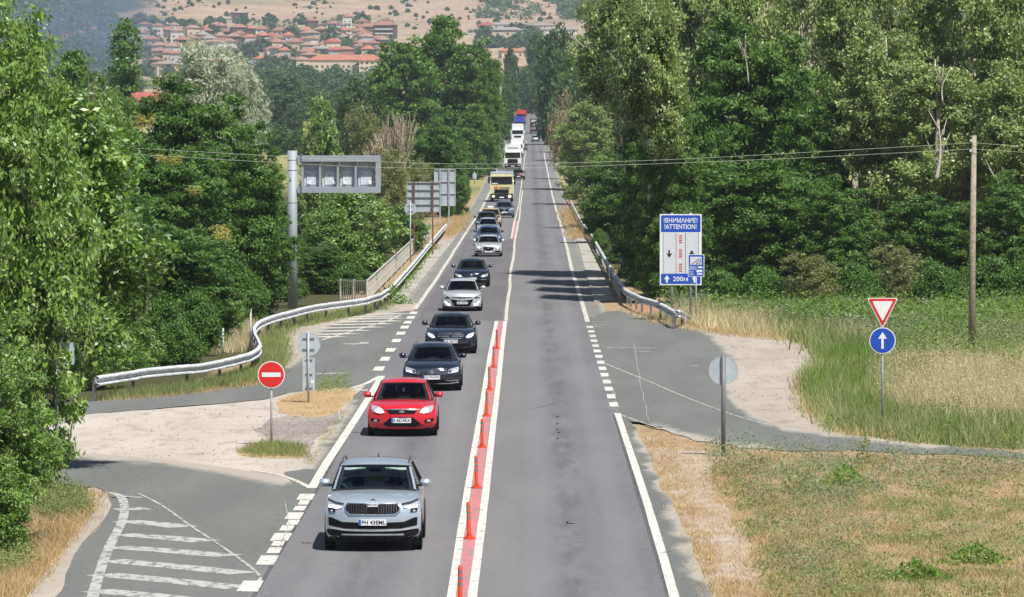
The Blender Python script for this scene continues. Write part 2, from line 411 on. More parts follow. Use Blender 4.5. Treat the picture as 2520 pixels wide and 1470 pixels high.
# ------------------------------------------------------------------ the land
def inpoly(x, y, poly):
    c = False; n = len(poly); j = n-1
    for i in range(n):
        if (poly[i][1] > y) != (poly[j][1] > y) and x < (poly[j][0]-poly[i][0])*(y-poly[i][1])/(poly[j][1]-poly[i][1])+poly[i][0]: c = not c
        j = i
    return c
FIELD_GREEN = [(1760, 1110), (2540, 1125), (2540, 1500), (1960, 1500), (1900, 1330), (1780, 1230)]
VERGE_PALE = [(1560, 1060), (1780, 1110), (1760, 1180), (1850, 1330), (1960, 1490), (1740, 1490), (1600, 1120)]
TALL_GREEN = [(1540, 765), (1660, 790), (1900, 825), (2040, 860), (2040, 900), (1990, 935), (2010, 1000), (2060, 1060), (2200, 1085), (2540, 1105), (2540, 735), (1540, 740)]
def land_mesh():
    us = sorted(set([round(s*u, 4) for s in (-1, 1) for u in list(np.linspace(0, .115, 64))+[.125, .14, .16, .2, .26, .34, .45, .6, .8]]))
    ys = [-400, -200, -60, 0, 40, 70]+list(np.arange(82, 260, 3.2))
    y = 262.
    while y < 9000: ys.append(y); y *= 1.022
    V = []; gr = []; pa = []; hl = []; sg = []
    for Y in ys:
        for u in us:
            X = u*(max(Y, 0)+45)
            z = tz(X, Y); inroad = -5.6 < X < 3.6
            V.append((X, Y, z-(.05 if inroad and Y > 0 else 0)))
            g = p = 0.
            if 70 < Y < 600:
                a, b = proj((X, Y, rz_(Y)))
                if inpoly(a, b, FIELD_GREEN): g = .42
                if inpoly(a, b, TALL_GREEN): g = .75
                if inpoly(a, b, VERGE_PALE): p = .62
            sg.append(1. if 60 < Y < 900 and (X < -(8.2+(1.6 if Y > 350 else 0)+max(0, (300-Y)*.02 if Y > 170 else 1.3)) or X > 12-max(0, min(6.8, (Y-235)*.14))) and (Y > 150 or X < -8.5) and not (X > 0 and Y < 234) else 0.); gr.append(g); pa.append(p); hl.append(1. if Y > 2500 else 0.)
    n = len(us); Fc = [(i*n+k, i*n+k+1, (i+1)*n+k+1, (i+1)*n+k) for i in range(len(ys)-1) for k in range(n-1)]
    k = N('land'); p = k.pos(); g = k.attr('green'); pl = k.attr('pale'); hill = k.attr('hill')
    n1 = k.noise(p, .55, 5, .62, stretch=(1, .25, 1)); n2 = k.noise(p, 3.2, 5, .7, stretch=(1, .3, 1)); n3 = k.noise(p, .16, 3, stretch=(1, .3, 1)); n4 = k.noise(p, 14, 3)
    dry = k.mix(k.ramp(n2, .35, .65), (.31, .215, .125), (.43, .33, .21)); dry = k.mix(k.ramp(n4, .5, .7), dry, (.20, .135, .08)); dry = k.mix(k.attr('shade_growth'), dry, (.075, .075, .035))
    grn = k.mix(k.ramp(n2, .35, .68), (.14, .15, .07), (.25, .24, .12))
    soil = k.mix(k.ramp(n2, .4, .6), (.33, .18, .11), (.42, .25, .16))
    c = k.mix(k.ramp(k.math('ADD', g, k.math('SUBTRACT', n1, .5)), .3, .62), dry, grn)
    c = k.mix(k.math('MULTIPLY', k.ramp(n3, .52, .62), k.ramp(g, .3, .6)), c, soil)
    pale = k.mix(k.ramp(n2, .4, .6), (.38, .315, .26), (.47, .40, .34))
    c = k.mix(k.ramp(k.math('ADD', pl, k.math('MULTIPLY', k.math('SUBTRACT', n1, .5), 1.6)), .42, .8), c, pale)
    h1 = k.noise(p, .006, 6, .62); h2 = k.noise(p, .03, 4, .6)
    hc = k.mix(k.ramp(h2, .35, .65), (.40, .285, .20), (.48, .365, .265)); hc = k.mix(k.ramp(h1, .50, .62), hc, (.30, .255, .16)); hc = k.mix(k.ramp(k.noise(p, .05, 4, .7), .60, .66), hc, (.14, .15, .08))
    # woods on the left flank and the right shoulder of the hill: ground under them is dark green
    sx = k.n('ShaderNodeSeparateXYZ', i_0=p)
    rt = k.math('DIVIDE', sx.outputs[0], sx.outputs[1])
    hc = k.mix(k.ramp(k.math('ADD', rt, k.math('MULTIPLY', k.math('SUBTRACT', h1, .5), .05)), -.073, -.079), hc, (.06, .085, .045))
    c = k.mix(hill, c, hc)
    far = k.ramp(sx.outputs[1], 560, 700)
    fld = k.mix(k.ramp(h1, .45, .6), (.30, .28, .12), (.14, .19, .06))
    c = k.mix(k.math('MULTIPLY', far, k.math('SUBTRACT', 1., hill)), c, fld)
    k.bsdf(c, .95, 0, k.bump(n4, .6, .05), spec=.1)
    me = bpy.data.meshes.new('ground'); me.from_pydata(V, [], Fc); me.materials.append(k.m)
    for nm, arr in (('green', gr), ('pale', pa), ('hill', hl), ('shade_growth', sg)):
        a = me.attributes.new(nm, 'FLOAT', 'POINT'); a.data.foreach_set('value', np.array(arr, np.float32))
    me.polygons.foreach_set('use_smooth', [True]*len(me.polygons))
    o = link('ground', me); o['kind'] = 'structure'
land_mesh()

# ------------------------------------------------------------------ road surfaces
def rib(name, xs, y0, y1, z, m):
    """long ribbon between two lateral positions that are functions of distance"""
    v = []; f = []; Y = y0; i = 0; dust = []
    while True:
        a, b = xs(Y)
        for t in (0, .05, .95, 1): v.append((a+(b-a)*t, Y, rz_(Y)+z)); dust.append(.6 if t in (0, 1) else .05)
        if i: f += [(4*i-4+q, 4*i-3+q, 4*i+1+q, 4*i+q) for q in range(3)]
        if Y >= y1: break
        Y = min(y1, Y+max(4, Y*.02)); i += 1
    me = bpy.data.meshes.new(name); me.from_pydata(v, [], f); me.materials.append(m)
    a = me.attributes.new('dust', 'FLOAT', 'POINT'); a.data.foreach_set('value', np.array(dust, np.float32))
    o = link(name, me); o['kind'] = 'structure'; return o
def XL(Y): return float(np.interp(Y, [60, 88, 119, 170, 240, 350, 600, 900, 1700], [-4.95, -4.95, -4.93, -5.1, -5.2, -5.1, -4.75, -4.5, -4.4]))
def XR(Y): return float(np.interp(Y, [60, 100, 150, 225, 300, 440, 600, 1000, 1700], [2.58, 2.58, 2.58, 2.6, 2.6, 2.85, 3.0, 3.2, 3.3]))
rib('road_shoulder', lambda Y: (XL(Y)-.75-(.5 if Y > 500 else 0)+(.5 if Y < 132 else 0), XR(Y)+(.9 if Y > 215 else .25)+(.3 if Y > 500 else 0)), 20, 1750, .000, A_SHO)
rib('road', lambda Y: (XL(Y)-.02, XR(Y)+.02+.06*noise.noise(Vector((Y/6, 1, 1)))), 20, 1750, .006, A_MAIN)
rib('road_patch', lambda Y: (XL(Y)+.35, -1.12+.05*noise.noise(Vector((Y/4, 5, 1)))), 225, 393, .010, A_PATCH)
# side roads (old greenish asphalt, dusty towards the gravel)
sheet('side_road', [(1449, 800), (1453, 782), (1530, 764), (1640, 793), (1705, 806), (1790, 845), (1822, 905), (1795, 955), (1830, 1000), (1900, 1040), (2000, 1062), (2150, 1080), (2320, 1098), (2580, 1118), (2580, 1128), (2300, 1118), (2100, 1110), (1900, 1107), (1760, 1092), (1680, 1072), (1600, 1046), (1530, 1024), (1500, 960)], .003, A_SIDE, jit=.28,
      dust=[[(1530, 764), (1640, 793), (1705, 806), (1790, 845), (1822, 905), (1795, 955), (1830, 1000), (1900, 1040), (2000, 1062), (2150, 1080), (2320, 1098)], [(1900, 1107), (1760, 1092), (1680, 1072), (1600, 1046)]], dust_w=.22)
sheet('side_road', [(1005, 800), (1020, 768), (980, 768), (880, 785), (790, 802), (740, 842), (742, 868), (700, 903), (668, 930), (620, 948), (500, 960), (400, 972), (230, 988), (-60, 1000), (-60, 1036), (230, 1018), (450, 1000), (640, 984), (720, 966), (860, 956), (936, 926), (965, 870)], .003, A_SIDE, jit=.08,
      dust=[[(880, 785), (790, 802), (740, 842), (742, 868), (700, 903)]], dust_w=.3)
sheet('side_road', [(770, 1212), (764, 1204), (700, 1180), (640, 1164), (500, 1143), (300, 1121), (150, 1116), (-60, 1110), (-60, 1185), (120, 1189), (225, 1199), (262, 1212), (276, 1243), (262, 1272), (232, 1310), (195, 1342), (168, 1400), (158, 1440), (150, 1520), (600, 1520), (640, 1450), (700, 1330)], .003, A_SIDE, jit=.07,
      dust=[[(700, 1180), (640, 1164), (500, 1143), (300, 1121), (150, 1116)]], dust_w=.45)
# narrow old asphalt margin beside the bottom of the right line, and the cracked margin on the left
sheet('verge_asphalt', [(1520, 1022), (1545, 1032), (1568, 1062), (1590, 1110), (1630, 1205), (1671, 1277), (1712, 1370), (1752, 1480), (1760, 1530), (1650, 1530), (1600, 1300)], .0035, A_SIDE, jit=.12, dust=[[(1568, 1062), (1590, 1110), (1630, 1205), (1671, 1277), (1712, 1370), (1752, 1480)]], dust_w=.07)
sheet('verge_asphalt', [(935, 925), (900, 950), (860, 985), (846, 1016), (805, 1074), (778, 1110), (752, 1152), (700, 1165), (764, 1204), (860, 1060)], .0035, A_SIDE, jit=.05, dust=[[(860, 985), (846, 1016), (805, 1074), (752, 1152)]], dust_w=.08)
# gravel
sheet('gravel_area', [(1535, 764), (1620, 789), (1750, 813), (1900, 829), (2000, 845), (2040, 868), (2032, 892), (1992, 930), (1986, 962), (2012, 1003), (2060, 1056), (2180, 1084), (2150, 1086), (2000, 1066), (1880, 1040), (1800, 1010), (1760, 950), (1750, 880), (1650, 810)], .0012, GRAVELP, jit=.4)
sheet('gravel_area', [(672, 852), (682, 828), (715, 804), (790, 785), (930, 757), (1020, 745), (1018, 775), (890, 800), (770, 840), (760, 870), (715, 915), (690, 900)], .0012, GRAVELP, jit=.10)
sheet('gravel_island', [(-60, 1115), (-60, 1040), (120, 1028), (240, 1018), (460, 1001), (650, 984), (740, 960), (880, 950), (905, 958), (870, 1000), (820, 1060), (785, 1110), (768, 1160), (780, 1215), (690, 1185), (500, 1150), (330, 1128), (150, 1120)], .0012, GRAVEL, jit=.10)
sheet('gravel_area', [(262, 1213), (222, 1200), (216, 1215), (228, 1250), (215, 1290), (170, 1340), (120, 1400), (60, 1475), (40, 1530), (160, 1530), (175, 1400), (205, 1335), (262, 1275), (280, 1243)], .0012, GRAVELP, jit=.06)
# dark crumbly patch and dry grass soil of the traffic island
DRYM = gravelmat('dry_turf', (.40, .27, .15), (.22, .15, .09), (.50, .38, .23), .55)
CRUMB = gravelmat('crumbled_asphalt', (.25, .235, .21), (.13, .12, .11), (.38, .35, .31), .5)
sheet('island_turf', [(690, 985), (760, 962), (870, 958), (862, 985), (835, 1010), (780, 1026), (690, 1018)], .006, DRYM, jit=.16)
sheet('island_crumble', [(640, 1050), (700, 1022), (835, 1012), (800, 1065), (770, 1105), (745, 1125), (690, 1105), (660, 1080)], .0045, CRUMB, jit=.25)
sheet('verge_turf', [(588, 1108), (650, 1088), (730, 1098), (748, 1115), (700, 1128), (600, 1122)], .0075, DRYM, jit=.12)
# sealed dark joint beside the edge lines
SEAL = mat('bitumen_seal', (.085, .085, .087), .8, var=.3, scale=3, world=True)
for nm, xs in (('seal', lambda Y: (XR(Y)-.14-.06*noise.noise(Vector((Y/2, 3, 1))), XR(Y)-.06)), ('seal', lambda Y: (XL(Y)+.06, XL(Y)+.15+.09*noise.noise(Vector((Y/2, 8, 1)))))):
    rib('road_'+nm, xs, 60, 150, .009, SEAL)

# ------------------------------------------------------------------ painted markings: one thing per line, dashes as parts
def marking(name, label, parts, group=None):
    t = thing(name, label, 'road marking', (0, 0, 0), 0, group)
    for i, (px, w_, z, m, kw) in enumerate(parts): strip(kw.pop('pn', 'stripe'), px, w_, z, m, t, **kw)
    return t
marking('edge_line', 'solid white edge line along the right side of the far carriageway', [([(1338, 372), (1347, 420), (1360, 483), (1383, 561), (1410, 672), (1448, 793)], .20, .0120, OLDW, dict(wob=.08))])
marking('edge_line', 'thick white edge line right of the empty lane, below the right junction', [([(1519, 1018), (1550, 1110), (1593, 1240), (1633, 1372), (1668, 1500)], .175, .0120, WHITE, dict(wob=.01, seg=2))])
marking('edge_line', 'solid white edge line on the left from the far trucks to the dark asphalt patch', [([(1232, 395), (1206, 472), (1160, 553), (1112, 628), (1066, 700), (1022, 762)], .20, .0120, OLDW, dict(wob=.05))])
marking('edge_line', 'thick white edge line on the left beside the red car', [([(940, 926), (900, 992), (850, 1070), (800, 1148), (768, 1202)], .215, .0120, WHITE, dict(wob=.015, seg=2))])
t = thing('dashed_line', 'short white dashes across the mouth of the right side road', 'road marking')
Y0 = G(1450, 803).y; Y1 = G(1515, 1012).y
n = 14
for i in range(n):
    a = Y0+(Y1-Y0)*i/n; b = a+(Y1-Y0)/n*.52
    strip('dash', [Vector((XR(a)-.02, a, 0)), Vector((XR(b)-.02, b, 0))], .26, .0120, WHITE if i > 4 else OLDW, t, world=True, seg=3)
t = thing('dashed_line', 'white dashes across the mouth of the upper left side road', 'road marking')
for y in (771, 782, 794, 806, 821, 839, 862, 884, 908):
    g = G(1012-(y-780)*.62, y); b = g.y
    strip('dash', [Vector((g.x, b-1.6, 0)), Vector((g.x, b+1.6, 0))], .34, .0120, WHITE, t, world=True, seg=3)
t = thing('dashed_line', 'alternating wide and narrow white dashes left of the silver car', 'road marking')
for px, py, w_, L in ((753, 1224, .40, 1.5), (748, 1238, .26, .8), (738, 1252, .28, .8), (724, 1271, .40, 1.6), (721, 1287, .28, .8), (706, 1301, .28, .8), (692, 1323, .40, 1.7), (685, 1338, .28, .8), (675, 1356, .28, .8), (658, 1380, .40, 1.9), (616, 1444, .42, 2.0)):
    L *= .72
    g = G(px, py); strip('dash', [Vector((g.x, g.y-L/2-.4, 0)), Vector((g.x, g.y+L/2+.4, 0))], w_*.86, .0120, WHITE, t, world=True, seg=3)
# centre island: white - pink - white
ilL = [(1222, 791), (1205, 878), (1189, 979), (1176, 1053), (1150, 1210), (1110, 1470), (1100, 1540)]
ilP = [(1233, 791), (1219, 878), (1204, 979), (1192, 1053), (1173, 1210), (1135.5, 1470), (1126, 1540)]
ilR = [(1243.5, 791), (1233, 878), (1222, 979), (1213, 1053), (1196, 1210), (1162, 1470), (1153, 1540)]
marking('centre_island', 'flat centre strip of two white lines with pink paint between, under the red posts', [
    (ilP, .26, .0112, PINK, dict(pn='pink_fill', seg=3)), (ilL, .15, .0130, WHITE, dict(pn='white_line', seg=3, wob=.01)), (ilR, .165, .0130, WHITE, dict(pn='white_line', seg=3, wob=.01))])
marking('centre_island', 'short pink and white centre strip beside the silver car in the middle of the queue', [
    ([(1248, 587), (1260, 587)], .0, .0112, PINK, dict(pn='pink_fill')) if 0 else ([(1263, 587.5), (1271, 544)], .30, .0112, PINK, dict(pn='pink_fill')),
    ([(1258.5, 587.5), (1266, 544)], .16, .0130, OLDW, dict(pn='white_line')), ([(1268, 587.5), (1276.5, 544)], .17, .0130, OLDW, dict(pn='white_line'))])
marking('centre_line', 'single white centre line beside the dark asphalt patch', [([(1268, 588), (1262, 640), (1255, 700), (1249, 750), (1244, 790)], .15, .0128, OLDW, dict(wob=.06, seg=3))])
marking('centre_line', 'double white centre line beside the yellow truck', [([(1266.5, 544), (1277, 500), (1285, 440)], .13, .0124, OLDW, dict(wob=.05)), ([(1276.5, 544), (1281, 510), (1286.5, 470)], .13, .0124, OLDW, dict(wob=.05))])
marking('centre_line', 'thin white centre line running up to the far trucks', [([(1285, 440), (1290, 400), (1293, 374), (1295, 345)], .13, .0124, OLDW, dict(wob=.05))])
# hatch markings
t = thing('hatch_marking', 'worn white hatching with a curved border at bottom left', 'road marking')
strip('border', [(262, 1212), (296, 1222), (306, 1250), (300, 1285), (270, 1345), (245, 1410), (225, 1480)], .2, .0085, WORN, t, smooth=True, seg=2)
strip('border', [(340, 1215), (400, 1246), (470, 1296), (540, 1342), (605, 1388), (640, 1420), (632, 1436)], .07, .0105, WORN, t, smooth=True, seg=2)
for a, b, y0, y1 in ((300, 330, 1224, 1226), (305, 360, 1251, 1256), (305, 480, 1283, 1298), (298, 535, 1316, 1333), (285, 590, 1347, 1369), (270, 625, 1380, 1412), (250, 620, 1414, 1448), (235, 480, 1454, 1476)):
    strip('hatch', [(a, y0), ((a+b)/2-12, (y0+y1)/2-1), (b-26, y1)], .78, .0065, WORN, t, seg=1)
t = thing('hatch_marking', 'white hatching on the upper left side road before the guardrail', 'road marking')
strip('border', [(790, 838), (880, 812), (955, 790), (985, 776)], .12, .0085, OLDW, t, seg=2)
for a, b, y in ((880, 975, 781), (850, 985, 786), (835, 980, 793), (810, 960, 800), (792, 935, 808), (785, 900, 816), (782, 870, 824), (785, 830, 831), (900, 1000, 775)):
    strip('hatch', [(a, y), (b, y-3)], 1.0, .0065, OLDW, t, seg=1)
t = thing('lane_arrow', 'worn white arrow on the upper left side road', 'road marking')
strip('shaft', [(850, 847.5), (893, 846)], .9, .0065, WORN, t); strip('arrow_head', [(885, 845), (907, 845)], 1.9, .0085, WORN, t)
strip('stripe', [(785, 921), (845, 918)], .6, .0065, WORN, t)
marking('give_way_line', 'white lines forming a point where the upper left side road meets the edge line', [
    ([(860, 957), (900, 945), (925, 932), (938, 926)], .17, .0110, WHITE, dict(smooth=True, seg=2)), ([(868, 961), (905, 961)], .55, .0100, WHITE, dict())])
marking('give_way_line', 'curved white line running into the foot of the left edge line', [([(620, 1158), (690, 1171), (735, 1187), (765, 1203)], .15, .0110, OLDW, dict(smooth=True, seg=2))])
marking('side_road_line', 'faint curved white line on the right side road', [([(1490, 895), (1530, 912), (1600, 940), (1680, 975), (1800, 1020), (1900, 1048)], .07, .0065, WORN, dict(smooth=True, seg=2))])
marking('side_road_line', 'faint pale edge line leading right from the lower end of the dashes', [([(1525, 1020), (1580, 1040), (1650, 1062), (1700, 1075)], .08, .0065, WORN, dict(smooth=True, seg=2))])
t = thing('worn_stripes', 'faint scraped white stripes on the right side road by the guardrail end', 'road marking')
for a, b, y in ((1455, 1505, 793), (1455, 1490, 800), (1460, 1480, 805), (1490, 1620, 857), (1560, 1600, 866), (1700, 1720, 901)): strip('stripe', [(a, y-1), (b, y)], .3, .0065, WORN, t)

t = thing('road_cracks', 'thin sealed cracks wandering along the empty lane and the side road', 'road scar')
for pts in ([(1560, 845), (1568, 900), (1580, 960), (1590, 1010), (1598, 1040)], [(1340, 690), (1338, 740), (1345, 790)], [(700, 1240), (712, 1290), (690, 1340), (668, 1370)], [(1290, 1010), (1330, 1003), (1370, 990)]):
    q = []
    for (x0, y0), (x1, y1) in zip(pts, pts[1:]): q += [(x0+(x1-x0)*j/6+RN.uniform(-2, 2), y0+(y1-y0)*j/6) for j in range(6)]
    strip('crack', q, .02, .0126, WORN if pts[0][0] in (1560, 700) else SEAL, t, seg=1)
# tar marks and skid scars on the empty lane
t = thing('tar_marks', 'row of small dark tar spots on the empty lane', 'road scar')
for x, y, w_, h_ in [(1374+RN.uniform(-3, 3), 1030+i*13+RN.uniform(-4, 4), RN.uniform(.04, .07), .3) for i in range(5)]+[(1405, 1290, .16, .10), (1396, 1287, .03, .4)]:
    g = G(x, y); MB().disc((g.x, g.y, .0125), h_*.6, 0, 9, axis='z', rx=w_*.6).build('tar_spot', SEAL, t)

# bridge walkways of concrete slabs
def slabs(name, out, inn, n, label):
    t = link(name, bpy.data.meshes.new(name)); t['kind'] = 'structure'
    for i in range(n):
        c = []
        for q in (out, inn):
            A, B = G(*q[0]), G(*q[1]); c.append((A.lerp(B, (i+.02)/n), A.lerp(B, (i+.98)/n)))
        (a0, a1), (b0, b1) = c; z = .05+RN.uniform(-.012, .012); e = Vector((0, 0, z)); lo = Vector((0, 0, -.06))
        v = [a0+e, b0+e, b1+e, a1+e, a0+lo, b0+lo, b1+lo, a1+lo]
        o = MB().add(v, [(0, 1, 2, 3), (4, 7, 6, 5), (0, 4, 5, 1), (1, 5, 6, 2), (2, 6, 7, 3), (3, 7, 4, 0)]).build('slab', CONC, t)
slabs('walkway', ((960, 745), (1086, 592)), ((994, 748), (1118, 590)), 18, '')
slabs('walkway', ((1512, 742), (1446, 588)), ((1462, 745), (1418, 588)), 18, '')

# ------------------------------------------------------------------ guardrails
PROF = [(0, .44), (.05, .45), (.105, .475), (.105, .50), (.0, .545), (.0, .64), (.105, .675), (.105, .70), (.05, .735), (0, .745)]
def guardrail(name, label, path, side, hz, mrail, endlow=None, post_side=-1):
    """path: ground points; beam sections of 4 m with posts behind"""
    t = thing(name, label, 'guardrail')
    pts = [path[0]]; L = [0]
    for a, b in zip(path, path[1:]):
        k = max(1, int((b-a).length/1.0))
        for j in range(1, k+1): pts.append(a.lerp(b, j/k)); L.append(L[-1]+(b-a).length/k)
    L = np.array(L); xs, ys, zs = (np.array([getattr(p, c) for p in pts]) for c in 'xyz')
    def at(s): return Vector((np.interp(s, L, xs), np.interp(s, L, ys), np.interp(s, L, zs)))
    def nrm(s):
        d = at(min(s+.4, L[-1]))-at(max(s-.4, 0)); d.z = 0; d.normalize(); return Vector((d.y, -d.x, 0))*side
    s = 0; i = 0; sec = 4.0
    while s < L[-1]-.5:
        e = min(s+sec+.08, L[-1]); rows = []
        for k in range(5):
            q = s+(e-s)*k/4; p = at(q); n_ = nrm(q); h = hz(q, L[-1])+.012*(i % 2)
            rows.append([p+n_*(o+.004*(i % 2))+Vector((0, 0, z+h)) for o, z in PROF])
        b = MB().grid(rows).build('rail', mrail, t, smooth=False)
        sl_ = b.modifiers.new('s', 'SOLIDIFY'); sl_.thickness = .012
        p = at(s+.1); n_ = nrm(s+.1); h = hz(s, L[-1]); a = math.atan2(n_.y, n_.x)
        MB().box((*(p-n_*.09).xy, p.z+(.72+h-.2)/2-.1), (.09, .06, .72+h+.1), a).build('post', GALVD, t)
        MB().box((*(p-n_*.02).xy, p.z+.6+h), (.07, .12, .2), a).build('spacer', GALV, t)
        s += sec; i += 1
    return t
topL = [(236, 926), (262, 922), (363, 907), (489, 896), (567, 881), (610, 869), (631, 858), (637, 849), (634.5, 841), (627, 827), (622, 814), (622, 805), (628, 797), (640, 788), (658, 780), (709, 766), (777, 749.6), (848, 741), (900, 733), (933, 723), (960, 706), (1010, 652), (1064, 588), (1097, 551)]
def under(pt, h):
    x, y = pt; return G(x, (y-h/CAMH*HY)/(1-h/CAMH))
guardrail('guardrail', 'steel guardrail curving from the lower left bushes round to the bridge', [under(p, .75) for p in topL], 1, lambda q, L: 0, RAILM)
topR = [(1392, 470), (1405, 494), (1420, 521), (1434, 548), (1455, 572), (1470, 598), (1494, 639), (1524, 685), (1542, 712), (1577, 729), (1623, 743), (1665, 766), (1697, 782)]
gR = [under(p, .75) for p in topR]
gR[-1] = G(1700, 792); gR[-2] = under((1665, 767), .72)
guardrail('guardrail', 'steel guardrail on the right that bends away and sinks beside the attention sign', gR, 1, lambda q, L: -.55*max(0, (q-(L-7))/7), RAILM)

# ------------------------------------------------------------------ bridge railings with pickets
def railing(name, label, a, b, h=1.05, step=.16, panels=4, m=None):
    m = m or CONC2; t = thing(name, label, 'railing'); L = (b-a).length; d = (b-a).normalized(); ang = math.atan2(d.y, d.x)
    MB().box((*((a+b)/2).xy, a.z+h), (L, .07, .07), ang).build('top_rail', m, t)
    MB().box((*((a+b)/2).xy, a.z+.14), (L, .06, .06), ang).build('bottom_rail', m, t)
    for i in range(panels+1):
        p = a.lerp(b, i/panels); MB().box((p.x, p.y, p.z+h/2+.03), (.10, .10, h+.06), ang).build('post', m, t)
    n_ = min(280, int(L/step)); pm = MB().box((0, 0, 0), (.03 if step < .3 else .05, .028, h-.2), ang).mesh('picket', m)
    for i in range(n_):
        p = a.lerp(b, (i+.5)/n_); link('picket', pm, t, (p.x, p.y, p.z+.14+(h-.2)/2+.03))
CONC2 = mat('painted_railing', (.50, .50, .45), .7, var=.15)
railing('bridge_railing', 'pale picket railing along the left side of the bridge', G(903, 746), G(1057, 586), panels=14, step=.62, h=1.05)
railing('bridge_railing', 'short green-grey picket railing turning left from the bridge under the bushes', G(838, 744), G(903, 747), step=.16, panels=2)
railing('bridge_railing', 'picket railing half hidden behind the right guardrail', G(1452, 590), G(1524, 735), panels=10, step=.62, h=.62)

# ------------------------------------------------------------------ lane posts on the island
def delineator(label, loc):
    t = thing('lane_post', label, 'lane post', loc, 0, 'red flexible lane posts along the pink strip')
    if not DEL:
        MB().disc((0, 0, 0), .13, .02, 20, axis='z').disc((0, 0, .02), .105, .02, 20, axis='z').disc((0, 0, .04), .07, .03, 20, axis='z').build('foot', ORANGE, t)
        MB().tube([(0, 0, .05), (0, 0, .12), (0, 0, .70), (0, 0, .735), (0, 0, .745)], [.052, .043, .040, .036, .022], 16).build('tube', ORANGE, t, smooth=True)
        for z in (.63, .525, .42): MB().tube([(0, 0, z-.026), (0, 0, z+.026)], .0425, 16).build('reflective_band', REFL, t)
        DEL.append(t)
    else:
        for ch in DEL[0].children: copy_tree(ch, t)
DEL = []
sidx = ['nearest of the eight', 'second nearest of the eight', 'third nearest of the eight', 'fourth nearest of the eight', 'fourth from the far end of the eight', 'third from the far end of the eight', 'second from the far end of the eight', 'farthest of the eight']
for i, (x, y) in enumerate([(1132.5, 1500), (1155, 1328), (1173, 1203), (1186.5, 1103), (1197.5, 1026), (1205, 961), (1215.5, 905.5), (1223, 860)]):
    g = G(x, y); g.z = .016; delineator(sidx[i]+' red banded posts on the pink strip', g)
for o in [o for o in C.objects if o.name.startswith('lane_post')]: o.rotation_euler = (RN.uniform(-.04, .04), RN.uniform(-.035, .035), RN.uniform(0, 6))

# ------------------------------------------------------------------ signs
def pole(t, h, r=.03, m=None, name='pole', x=0, y=0, z0=-.2): return MB().tube([(x, y, z0), (x, y, h)], r, 12).build(name, m or GALV, t, smooth=True)
def px_place(x, yb): g = G(x, yb); return g, (yb-HY)/CAMH
def ring(r0, r1, y, m, name, t, n=48, z=0):
    mb = MB(); v = []
    for k in range(n):
        a = 2*math.pi*k/n
        for r in (r0, r1):
            for e in (0, .004): v.append((math.cos(a)*r, y-e, z+math.sin(a)*r))
    f = []
    for k in range(n):
        a, b = 4*k, 4*((k+1) % n); f += [(a+1, b+1, b+3, a+3), (a, a+2, b+2, b), (a, b, b+1, a+1), (a+2, a+3, b+3, b+2)]
    return mb.add(v, f).build(name, m, t)
def rrect(w_, h_, r, n=6):
    o = []
    for cx, cz, a0 in ((w_/2-r, h_/2-r, 0), (-w_/2+r, h_/2-r, 90), (-w_/2+r, -h_/2+r, 180), (w_/2-r, -h_/2+r, 270)):
        for k in range(n+1): a = rad(a0+90*k/n); o.append((cx+r*math.cos(a), cz+r*math.sin(a)))
    return o
def off(poly, x, z): return [(a+x, b+z) for a, b in poly]
# no entry
g, s = px_place(668, 1097); t = thing('no_entry_sign', 'red round no entry sign with white bar on a grey pole at the gravel island', 'road sign', g)
pole(t, (1097-892)/s); zc = (1097-922)/s; r = 33.5/s
MB().disc((0, -.05, zc), r, .02, 48).build('plate', GALV2, t); MB().disc((0, -.056, zc), r*.995, .005, 48).build('border', SWHITE, t)
MB().disc((0, -.061, zc), r*.93, .004, 48).build('face', RED, t); MB().prism(off(rrect(r*1.38, r*.32, .01), 0, zc), -.066, -.062).build('bar', SWHITE, t)
# yield and straight on
g, s = px_place(2171, 1062); t = thing('give_way_sign', 'white and red triangle above a blue arrow disc on one pole in the grass', 'road sign', g)
pole(t, (1062-740)/s)
def tri(k, zoff): 
    W2, zt, zb = 37*k/s, (1062-733)/s, (1062-804)/s; cz = zt-(zt-zb)/3.05; zt2 = cz+(zt-cz)*k; zb2 = cz-(cz-zb)*k; c = .03*k
    return [(-W2+c, zt2), (W2-c, zt2), (W2, zt2-c*1.2), (c*.8, zb2), (-c*.8, zb2), (-W2, zt2-c*1.2)]
MB().prism(tri(1, 0), -.055, -.04).build('triangle_plate', SWHITE, t); MB().prism(tri(.92, 0), -.060, -.0552).build('triangle_border', RED, t); MB().prism(tri(.66, 0), -.065, -.0602).build('triangle_face', SWHITE, t)
zc = (1062-838)/s; r = 32.5/s
MB().disc((0, -.05, zc), r, .02, 48).build('plate', SWHITE, t); MB().disc((0, -.056, zc), r*.93, .005, 48).build('face', BLUE, t)
q = r/32.5
MB().prism([(-3*q, zc-20*q), (3*q, zc-20*q), (3*q, zc+5*q), (11*q, zc+4*q), (0, zc+21*q), (-11*q, zc+4*q), (-3*q, zc+5*q)], -.062, -.0565).build('arrow', SWHITE, t)
